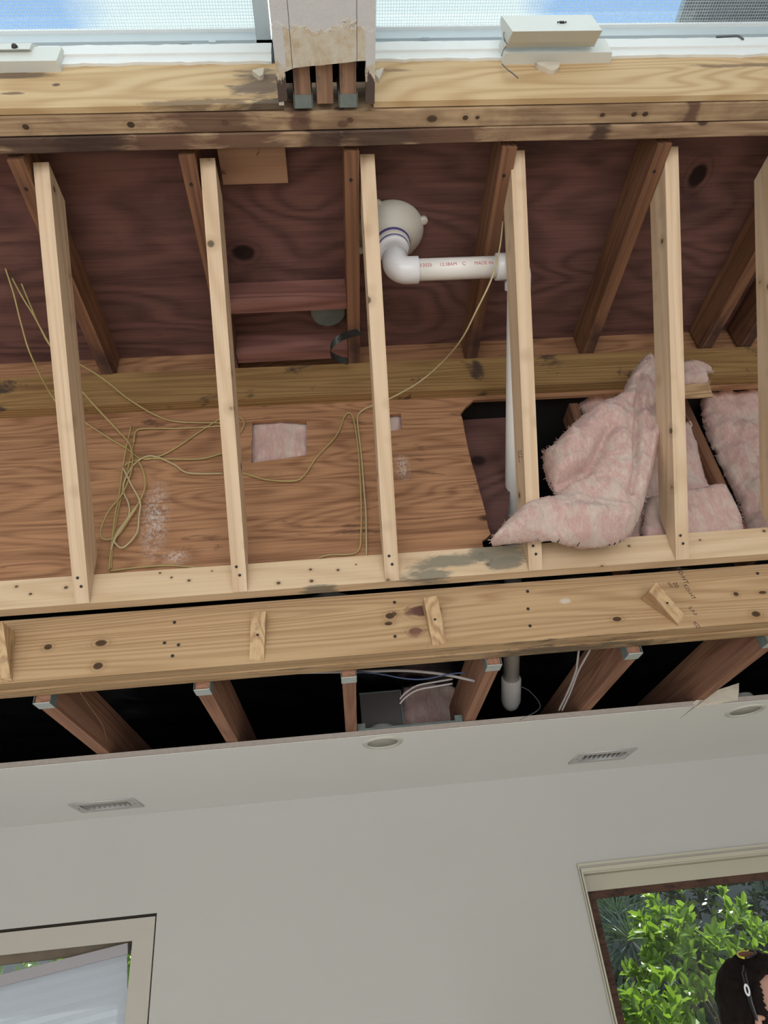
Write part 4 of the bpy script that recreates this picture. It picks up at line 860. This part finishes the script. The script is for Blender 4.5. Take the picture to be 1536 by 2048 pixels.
# tilted cover: lower lip faces down, upper face towards the room
Yc = .735
c0, c1_ = onY(1018, 80, Yc).x, onY(1207, 84, Yc).x
zz0, zz1, zz2 = onY(1110, 84, Yc+.012).z, onY(1110, 62, Yc-.02).z, onY(1110, 30, Yc-.012).z
cv = profile_box('cover', c0, c1_, [(Yc+.012, zz0), (Yc-.020, zz1), (Yc-.012, zz2), (Yc+.004, zz2+.004), (Yc+.032, zz0+.02)], M['motor'], mo, .005)
sk = onY(1124, 44, Yc-.0185)
place('socket', boxmesh(sk-Vector((.006, .001, .004)), sk+Vector((.006, .002, .004)), .0015), M['slot'], cv)
for dx in (-.010, .010): place('screw_hole', boxmesh(sk+Vector((dx-.0015, -.001, -.001)), sk+Vector((dx+.0015, .002, .002)), 0), M['slot'], cv)
for k, pts in enumerate(([(1016, 40), (1011, 55), (1007, 70), (1010, 80), (1014, 88)], [(1018, 72), (1008, 77), (1012, 84), (1024, 80)], [(1026, 81), (1015, 90), (1007, 100), (1003, 112)])):
    wirething('lead_wire', [onY(x, y, .742+.01*k) for x, y in pts], .0011, M['wire_dark'], '', parent=mo)
wirething('loose_wire', [onY(1004, 128, .790), onY(1015, 139, .778), onY(1027, 148, .775), onY(1036, 156, .775)], .0016, M['wire_dark'], 'short loose dark wire in front of the yellow header facing', 'wire')
m2 = thing('skylight_motor', 'white plastic motor box with a round black knob on the left skylight frame', 'motor box', onY(50, 105, .77))
xb = onY(122, 105, Yb).x; 
profile_box('base', -1.3, xb, [(Yb, onY(60, 122, Yb).z), (Yb, onY(60, 94, Yb).z), (.80, onY(60, 92, Yb).z), (.80, onY(60, 122, Yb).z)], M['motor'], m2, .004)
profile_box('cover', -1.3, onY(62, 95, Yb-.008).x, [(Yb-.008, onY(60, 98, Yb-.008).z), (Yb-.008, onY(40, 86, Yb-.008).z), (Yb+.01, onY(40, 84, Yb).z), (Yb+.01, onY(60, 98, Yb).z)], M['motor'], m2, .003)
kp = onY(27, 87, Yb-.016)
place('knob', lathe([(0, 0), (.007, 0), (.0075, .004), (.005, .009), (0, .010)], 20), M['screw'], m2, axis_matrix(kp+Vector((0, .01, 0)), (0, -1, -.2)), True)

# ------------------------------------------------------------------ mullion between the skylights
mu = thing('white_mullion', 'white boxed mullion between the skylights with peeling, torn drywall end', 'mullion', (.05, .6, H(1.68)))
mx0, mx1 = -.062, .162
m, t, b = newmat('peeling_drywall'); b.inputs['Roughness'].default_value = .85
tcn = t.nodes.new('ShaderNodeTexCoord'); sp = t.nodes.new('ShaderNodeSeparateXYZ'); co = tcn.outputs['Object']; L(t, co, sp.inputs[0])
nz1 = noisen(t, vmap(t, co, (1, 1, 1)), 26, 4, .6); edge_ = mathn(t, 'ADD', sp.outputs[1], mathn(t, 'MULTIPLY', mathn(t, 'SUBTRACT', nz1, .5), .085))
torn = ramp(t, mathn(t, 'SUBTRACT', edge_, .0), [(.634, 0.0), (.637, 1.0)])
inx = mathn(t, 'MULTIPLY', mathn(t, 'GREATER_THAN', sp.outputs[0], -.038), mathn(t, 'LESS_THAN', sp.outputs[0], .140))
wet = ramp(t, noisen(t, co, 34, 5, .65), [(.45, 0.0), (.62, .8)])
pap = mix(t, wet, (.60, .55, .45), (.50, .38, .24))
pap = mix(t, ramp(t, noisen(t, vmap(t, co, (60, 20, 60)), 1, 5, .7), [(.45, 0.0), (.65, .5)]), pap, (.66, .63, .58))
low = ramp(t, mathn(t, 'SUBTRACT', edge_, .0), [(.704, 0.0), (.707, 1.0)])
col = mix(t, mathn(t, 'MAXIMUM', mathn(t, 'MULTIPLY', torn, inx), low), (.60, .60, .61), pap)
rot = ramp(t, mathn(t, 'ADD', sp.outputs[1], mathn(t, 'MULTIPLY', mathn(t, 'SUBTRACT', noisen(t, vmap(t, co, (2, .6, 1)), 45, 5, .7), .5), .12)), [(.728, 0.0), (.737, 1.0)])
col = mix(t, rot, col, (.085, .06, .05)); L(t, col, b.inputs['Base Color'])
bp = N(t, 'ShaderNodeBump', Strength=.6, Distance=.003); L(t, mathn(t, 'ADD', noisen(t, co, 50, 5, .7), torn), bp.inputs['Height']); L(t, bp.outputs[0], b.inputs['Normal']); M['peel'] = m
ye_l, ye_r = onZ(592, 136, 1.68).y, onZ(714, 122, 1.68).y
nl, nr = onZ(588, 136, 1.68).x, onZ(722, 124, 1.68).x
ol = [(mx0, -.4), (mx1, -.4), (mx1, .795)] + [(mx1-.022-.004*noise.noise(Vector((0, k*2.1, 0))), .795-(.795-ye_r)*k/8) for k in range(9)] + [(nl+(nr-nl)*(1-k/10), ye_r+(ye_l-ye_r)*k/10+.002*noise.noise(Vector((k*1.9, 0, 0)))) for k in range(11)]
ol += [(mx0+.021+.005*noise.noise(Vector((5, k*1.7, 0))), ye_l+(.785-ye_l)*k/8) for k in range(1, 9)] + [(mx0, .788)]
sheetZ('drywall_soffit', [ol], H(1.686), .012, M['peel'], mu)
place('side_panel', boxmesh((mx0, -.4, H(1.692)), (mx0+.012, .80, H(2.10)), 0), M['drywall'], mu)
place('side_panel', boxmesh((mx1-.012, -.4, H(1.692)), (mx1, .80, H(2.10)), 0), M['drywall'], mu)
place('void_shade_sheet', boxmesh((mx0+.013, .40, H(1.80)), (mx1-.013, .80, H(1.82)), 0), M['void_shade'], mu)  # sheet added above the stubs, its colour standing in for shade
for k, xg in enumerate((nl-.004, .121)): place('joint_line', boxmesh((xg if k == 0 else .1205, .3, H(1.6795)), ((xg if k == 0 else .1205)+.0009, ye_l, H(1.6802)), 0), M['gap'], mu)
M['ply_stub'] = wood('old_stub', (.33, .20, .13), (.17, .095, .065), (1, 12, 12), 9, .5, .45, stain=((.10, .09, .085), (12, 30, 30), .5, .65, .7))
XS = [onZ(605, 180, 1.70).x, onZ(650, 190, 1.70).x, onZ(696, 180, 1.70).x]
SL = ['old rafter stub in a metal hanger, left one of three in the mullion', 'bare old rafter stub without hanger, in the middle of the mullion', 'old rafter stub in a metal hanger, right one of three in the mullion']
for k, x in enumerate(XS):
    o = prism('rafter_stub', [(0, 0), (.52, 0), (.52, .09), (0, .09)], x, .038, (x-.019, .275+(.004 if k == 1 else -.0), H(1.697 - (.003 if k == 1 else 0))), (0, 1, 0), (0, 0, 1), M['ply_stub']); T(o, SL[k], 'rafter', 'old rafter stubs in the mullion')
    if k != 1:
        hg = thing('rafter_hanger', 'weathered grey metal hanger on the %s rafter stub of the mullion' % ('left' if k == 0 else 'right'), 'hanger', (x, .79, H(1.69)), 'weathered rafter hangers')
        y0 = onZ(625, 190, 1.694).y
        place('seat', boxmesh((x-.021, y0, H(1.6925)), (x+.021, .808, H(1.696)), .0008), M['galv_dull'], hg)
        for sx in (-.0225, .020): place('strap', boxmesh((x+sx, y0, H(1.6925)), (x+sx+.0025, .806, H(1.78)), .0005), M['galv_dull'], hg)
# crumbs of plaster hanging at the header
for pts, lab in (([(1070, 127), (1086, 125), (1120, 125), (1118, 135), (1108, 141), (1092, 138), (1080, 132)], 'crumbling plaster lump on the header facing under the motor box'),
                 ([(752, 140), (768, 137), (762, 150), (758, 158), (750, 150)], 'small torn plaster flake just right of the mullion'),
                 ([(504, 140), (528, 138), (526, 150), (518, 152), (508, 146)], 'small torn plaster flake just left of the mullion')):
    lp = [onY(x, y, .79) for x, y in pts]; me = poly2d([[(p.x, p.z) for p in lp]], .012)
    bm = bmesh.new(); bm.from_mesh(me); bmesh.ops.subdivide_edges(bm, edges=bm.edges[:], cuts=2)
    for v_ in bm.verts: v_.co = Vector((v_.co.x, .7945 - v_.co.z + .003*noise.noise(v_.co*90), v_.co.y))
    bm.to_mesh(me); bm.free(); T(place('plaster_lump', me, M['paper']), lab, 'plaster')

# ------------------------------------------------------------------ person at the right edge, glasses on the head
hc = onD(1548, 2036, 1.50); pe = thing('person', 'person with short dark hair and amber sunglasses pushed up, at the bottom right corner', 'person', (hc.x, hc.y, 0))
hz_ = hc.z
def skin_body(verts, edges, radii, mat, nm, parent, sub=2):
    me = bpy.data.meshes.new(nm); me.from_pydata([tuple(v_) for v_ in verts], edges, []); o = bpy.data.objects.new('tmp', me); C.objects.link(o)
    sm = o.modifiers.new('s', 'SKIN'); sb_ = o.modifiers.new('u', 'SUBSURF'); sb_.levels = sub; sb_.render_levels = sub
    for i, r_ in enumerate(radii):
        q = me.skin_vertices[0].data[i]; q.radius = r_ if isinstance(r_, tuple) else (r_, r_); q.use_root = (i == 0)
    dg = bpy.context.evaluated_depsgraph_get(); dg.update(); out = bpy.data.meshes.new_from_object(o.evaluated_get(dg)); bpy.data.objects.remove(o)
    return place(nm, out, mat, parent, Matrix.Identity(4), True)
hx, hy = hc.x, hc.y
def bp_(f, s, z): return Vector((hx+f, hy+s, z))          # f: towards +X (where the person faces), s: sideways
sh = hz_-.205
V_ = [bp_(-.03, 0, .92), bp_(-.02, 0, 1.10), bp_(-.03, 0, sh-.08), bp_(-.02, 0, sh+.02), bp_(-.015, 0, hz_-.12), bp_(-.005, 0, hz_-.03)]
E_ = [(0, 1), (1, 2), (2, 3), (3, 4), (4, 5)]; Rr = [(.10, .13), (.09, .12), (.10, .14), (.055, .08), .052, .048]
def limb(start, pts, rs):
    p = start
    for q, r_ in zip(pts, rs): V_.append(q); Rr.append(r_); E_.append((p, len(V_)-1)); p = len(V_)-1
    return p
for s in (-1, 1):
    limb(0, [bp_(-.02, s*.10, .85), bp_(0, s*.11, .47), bp_(-.02, s*.12, .09), bp_(.12, s*.125, .035)], [.085, .056, .042, .032])
    w_ = limb(2, [bp_(-.02, s*.19, sh-.05), bp_(-.02, s*.24, sh-.33), bp_(.10, s*.23, sh-.55)], [.056, .042, .029])
    pm = limb(w_, [bp_(.14, s*.225, sh-.60)], [.030])
    for k in range(4): limb(pm, [bp_(.17+.006*(1.5-abs(k-1.5)), s*.225+(k-1.5)*.019, sh-.645), bp_(.185, s*.225+(k-1.5)*.019, sh-.685-.004*(1.5-abs(k-1.5)))], [.009, .0075])
    limb(pm, [bp_(.165, s*.19, sh-.60), bp_(.19, s*.175, sh-.635)], [.011, .009])
body = skin_body(V_, E_, Rr, M['skin'], 'body', pe)
# clothes follow the body
Vs = [bp_(-.02, 0, sh-.07), bp_(-.02, 0, 1.12), bp_(-.025, 0, .86), bp_(-.02, 0, sh+.0)]; V0, E0, R0_ = V_, E_, Rr
V_, E_, Rr = Vs, [(0, 1), (1, 2), (0, 3)], [(.135, .185), (.135, .175), (.15, .185), (.075, .10)]
for s in (-1, 1): limb(0, [bp_(-.02, s*.19, sh-.05), bp_(-.02, s*.225, sh-.24)], [.075, .066])
skin_body(V_, E_, Rr, M['shirt'], 'shirt', pe)
V_, E_, Rr = [bp_(-.02, 0, .88), bp_(-.02, 0, 1.0)], [(0, 1)], [(.13, .165), (.125, .16)]
for s in (-1, 1): limb(0, [bp_(-.02, s*.10, .83), bp_(0, s*.11, .47), bp_(-.02, s*.12, .11)], [.10, .075, .062])
skin_body(V_, E_, Rr, M['trousers'], 'trousers', pe)
for s in (-1, 1): place('shoe', tube([bp_(-.075, s*.12, .055), bp_(-.06, s*.12, .055), bp_(0, s*.122, .055), bp_(.09, s*.125, .045), bp_(.15, s*.127, .036), bp_(.175, s*.128, .032)], [.030, .050, .055, .046, .036, .018], 16), M['frameblack'], pe, None, True)
# head: an egg with brow, nose, mouth, chin; faces +X
def headpt(u, v_, grow=0):
    # u: azimuth (0 = face), v_: elevation
    cx_, sx_, cz_, sz_ = math.cos(u), math.sin(u), math.cos(v_), math.sin(v_)
    rx, ry, rz = .098+grow, .077+grow, .118+grow
    p = Vector((rx*cz_*cx_, ry*cz_*sx_, rz*sz_))
    if sz_ < 0: p.x *= 1-.10*(-sz_); p.y *= 1-.28*(-sz_)**1.2
    if grow == 0 and cx_ > 0:
        z = p.z; g = lambda a, w: math.exp(-((a)/w)**2)
        p.x += .019*g(z+.024, .013)*g(p.y, .010) + .009*g(z+.004, .02)*g(p.y, .007) + .006*g(z-.022, .010)*g(abs(p.y)-.028, .025) - .009*g(z-.004, .011)*g(abs(p.y)-.030, .014)
        p.x += .007*g(z+.056, .006)*g(p.y, .022) + .006*g(z+.068, .006)*g(p.y, .020) - .003*g(z+.062, .003)*g(p.y, .022) + .012*g(z+.098, .016)*g(p.y, .022)
    return p
def headmesh(grow, cond=None, nu=120, nv=84, amp=0):
    bm = bmesh.new(); G_ = {}
    for j in range(nv+1):
        v_ = -math.pi/2+math.pi*j/nv
        for i in range(nu):
            u = 2*math.pi*i/nu; p = headpt(u, v_, grow)
            if amp: p += p.normalized()*amp*noise.noise(p*55)
            G_[i, j] = bm.verts.new(p)
    for j in range(nv):
        for i in range(nu):
            q = [G_[i, j], G_[(i+1) % nu, j], G_[(i+1) % nu, j+1], G_[i, j+1]]
            if cond is None or all(cond(v_.co) for v_ in q): bm.faces.new(q)
    bmesh.ops.remove_doubles(bm, verts=bm.verts, dist=1e-5)
    for v_ in [v_ for v_ in bm.verts if not v_.link_faces]: bm.verts.remove(v_)
    return bm
HM = Matrix.Translation(hc) @ Matrix.Rotation(rad(-38), 4, 'Z') @ Matrix.Rotation(rad(-26), 4, 'Y')
hd = place('head', tomesh(headmesh(0)), M['skin'], pe, HM, True)
hb_ = headmesh(.010, lambda c: c.z + .012*noise.noise(c*40) > (.062 if c.x > .045 else .062-.10*min(1, max(0, (.045-c.x)/.05)) if c.x > -.005 else -.038-.045*min(1, (-.005-c.x)/.03)) , amp=.006)
bmesh.ops.solidify(hb_, geom=hb_.faces[:], thickness=.008)
place('hair', tomesh(hb_), M['hair'], pe, HM, True)
for s in (-1, 1):
    place('ear', tube([Vector((-.006, s*.078, -.035)), Vector((-.016, s*.088, -.020)), Vector((-.018, s*.092, 0)), Vector((-.006, s*.090, .015)), Vector((.006, s*.083, .006))], [.006, .009, .010, .008, .004], 10), M['skin'], hd, HM, True)
    place('eye', lathe([(0, -.010), (.007, -.0075), (.010, 0), (.007, .0075), (0, .010)], 16), M['eyewhite'], hd, HM @ Matrix.Translation((.0735, s*.030, .003)), True)
    place('iris', lathe([(0, .0101), (.0042, .0094), (.0046, .0088), (0, .0088)], 16), M['screw'], hd, HM @ axis_matrix((.0737, s*.030, .003), (1, 0, -.05)), True)
    place('eyelid', tube([Vector((.078, s*.019, .003)), Vector((.0838, s*.026, .0085)), Vector((.0825, s*.034, .0085)), Vector((.074, s*.041, .003))], [.0012, .0028, .0028, .0012], 8), M['skin'], hd, HM, True)
    place('eyebrow', tube([Vector((.094, s*.016, .020)), Vector((.091, s*.030, .025)), Vector((.080, s*.044, .021))], [.002, .003, .0015], 6), M['hair'], hd, HM, True)
place('mouth', tube([Vector((.0905, -.020, -.063)), Vector((.0985, 0, -.061)), Vector((.0905, .020, -.063))], [.001, .003, .001], 6), plain('lips', (.36, .13, .11), .5), hd, HM, True)
gs = thing('sunglasses', 'black sunglasses with amber lenses and yellow rim resting on the dark hair', 'sunglasses', hc)
GM = HM @ Matrix.Translation((.004, 0, .040)) @ Matrix.Rotation(rad(-58), 4, 'Y')
for s in (-1, 1):
    c_ = [Vector((.088-.30*((s*.036+math.cos(a)*.030))**2*8, s*.034+.029*math.cos(a), .019*math.sin(a))) for a in [2*math.pi*k/24 for k in range(24)]]
    bm = bmesh.new(); vs = [bm.verts.new(p) for p in c_]; cen = bm.verts.new(sum(c_, Vector())/24+Vector((.004, 0, 0)))
    for k in range(24): bm.faces.new((vs[k], vs[(k+1) % 24], cen))
    bmesh.ops.solidify(bm, geom=bm.faces[:], thickness=.002)
    place('lens', tomesh(bm), M['lens'], gs, GM, True)
    place('rim', tube([p*1.005 for p in c_[0:13]], .0022, 8), M['yellow'], gs, GM, True)
    place('rim', tube([p*1.005 for p in c_[12:]+[c_[0]]], .0022, 8), M['frameblack'], gs, GM, True)
    tp = place('temple_arm', tube([Vector((.064, s*.066, .004)), Vector((.050, s*.086, .004)), Vector((0, s*.0945, .002)), Vector((-.045, s*.094, -.004)), Vector((-.078, s*.088, -.022))], [.004, .0075, .007, .005, .003], 10, .55), M['frameblack'], gs, GM, True)
    em = poly2d([[(.0115*math.cos(a), .0058*math.sin(a)) for a in [2*math.pi*k/24 for k in range(24)]], [(.0065*math.cos(a), .0022*math.sin(a)) for a in [2*math.pi*k/24 for k in range(24)]]], .001)
    place('emblem', em, M['emblem'], tp, GM @ Matrix.Translation((.022, s*.1010, .002)) @ Matrix.Rotation(rad(90), 4, 'X'))
place('bridge', tube([Vector((.088, -.008, .006)), Vector((.091, 0, .008)), Vector((.088, .008, .006))], .003, 8), M['frameblack'], gs, GM, True)

# ------------------------------------------------------------------ garden outside
worldbox('garden_ground', (-8, 3.5, -.1), (10, 14, -.02), M['soil'], bev=0, label='brown garden ground outside the windows', category='ground')
o = worldbox('garden_wall', (-6, 9.5, -.02), (10, 9.7, 4.2), M['greywall'], bev=0); T(o, 'dark grey wall behind the garden shrubs', 'wall')
def leafgeo(bm, p, d, n_, l, w):
    d = d.normalized(); s = d.cross(n_).normalized(); n_ = s.cross(d); fold = n_*w*.25
    a = bm.verts.new(p); b2 = bm.verts.new(p+d*l*.35+s*w+fold); c = bm.verts.new(p+d*l*.75+s*w*.75+fold); t_ = bm.verts.new(p+d*l-n_*l*.08); e = bm.verts.new(p+d*l*.75-s*w*.75+fold); f = bm.verts.new(p+d*l*.35-s*w+fold); g = bm.verts.new(p+d*l*.5)
    for q in ((a, b2, g), (b2, c, g), (c, t_, g), (t_, e, g), (e, f, g), (f, a, g)): bm.faces.new(q)
def shrub(cen, rads, nclus, lper, ll, lw, lmat, label, stems, seed, group=None, lean=(0, 0, .5)):
    rnd = random.Random(seed); s = thing('leafy_shrub', label, 'shrub', (cen[0], cen[1], 0), group); bm = bmesh.new(); cpts = []
    for _ in range(nclus):
        while True:
            q = Vector((rnd.uniform(-1, 1), rnd.uniform(-1, 1), rnd.uniform(-1, 1)))
            if .55 < q.length < 1: break
        lump = 1+.22*noise.noise(q*2.3+Vector((seed, 0, 0)))
        p = Vector((cen[0]+q.x*rads[0]*lump, cen[1]+q.y*rads[1]*lump, cen[2]+q.z*rads[2]*lump)); out = Vector((q.x, q.y, q.z*.6))+Vector(lean); out.normalize(); cpts.append((p, out))
        for k in range(lper):
            a = out.orthogonal().normalized(); a.rotate(Matrix.Rotation(2*math.pi*(k/lper)*1.62+rnd.random()*.6, 3, out)); sp_d = (out*(.35+.5*rnd.random())+a*(.8*rnd.random()+.3))
            leafgeo(bm, p+out*ll*.5*k/lper, sp_d, out+Vector((0, 0, .3)), ll*rnd.uniform(.7, 1.15), lw*rnd.uniform(.8, 1.2))
    place('foliage', tomesh(bm), lmat, s, None, False)
    bm = bmesh.new(); 
    for k in range(stems):
        p, out = cpts[rnd.randrange(len(cpts))]; me = tube(catmull([Vector((cen[0]+rnd.uniform(-.08, .08), cen[1]+rnd.uniform(-.08, .08), 0)), Vector((cen[0], cen[1], cen[2]*.5))+Vector((rnd.uniform(-.15, .15), 0, 0)), p], 5), [.018-.0015*j for j in range(11)], 6); bm.from_mesh(me)
    me = bpy.data.meshes.new('st'); bm.to_mesh(me); bm.free(); place('stem', me, M['bark'], s, None, True)
    return s
cb1 = onY(1430, 1985, 4.9)
shrub((cb1.x, 4.9, cb1.z-.05), (.46, .45, .62), 250, 8, .092, .021, M['leaf'], 'bright green broad-leaved shrub close outside the right window', 22, 3)
cb2 = onY(1330, 2100, 4.0)
shrub((cb2.x, 4.0, cb2.z-.1), (.27, .22, .36), 90, 8, .085, .02, M['leaf'], 'lower green shrub filling the bottom of the right window', 10, 5)
cb3 = onY(1260, 1900, 7.2)
shrub((cb3.x, 7.6, cb3.z-.2), (1.3, .6, 1.5), 700, 7, .14, .03, M['leaf_dark'], 'dark shrub far behind the bright one, at left of the right window', 14, 8)
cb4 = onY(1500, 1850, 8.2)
shrub((cb4.x+.6, 8.4, cb4.z-.5), (1.4, .6, 1.3), 500, 7, .14, .03, M['leaf_dark'], 'dark shrub far behind, at right of the right window', 14, 9)
cb5 = onY(60, 1990, 5.5)
shrub((cb5.x, 5.6, cb5.z-.2), (.9, .5, .9), 300, 8, .09, .02, M['leaf'], 'green shrub outside the left window, glimpsed past the blind', 12, 12)
# needle-leaved plant in the shade
for (px, py, Yp, ln_, lab) in ((1262, 1880, 5.9, .40, 'spiky grey green needle plant behind the bright shrub, lower one'), (1235, 1830, 6.4, .34, 'spiky grey green needle plant behind the bright shrub, upper one')):
    c_ = onY(px, py, Yp); s = thing('needle_plant', lab, 'plant', (c_.x, c_.y, 0), 'needle plants'); bm = bmesh.new(); rnd = random.Random(int(px))
    for _ in range(170):
        d_ = Vector((rnd.uniform(-1, 1), rnd.uniform(-1, .4), rnd.uniform(-1, .8))).normalized(); leafgeo(bm, c_, d_, Vector((0, 0, 1)), ln_*rnd.uniform(.6, 1.1), .004)
    place('foliage', tomesh(bm), M['needle'], s); place('stem', tube([Vector((c_.x, c_.y, -.02)), c_], .015, 8), M['bark'], s, None, True)
bpy.context.view_layer.update()
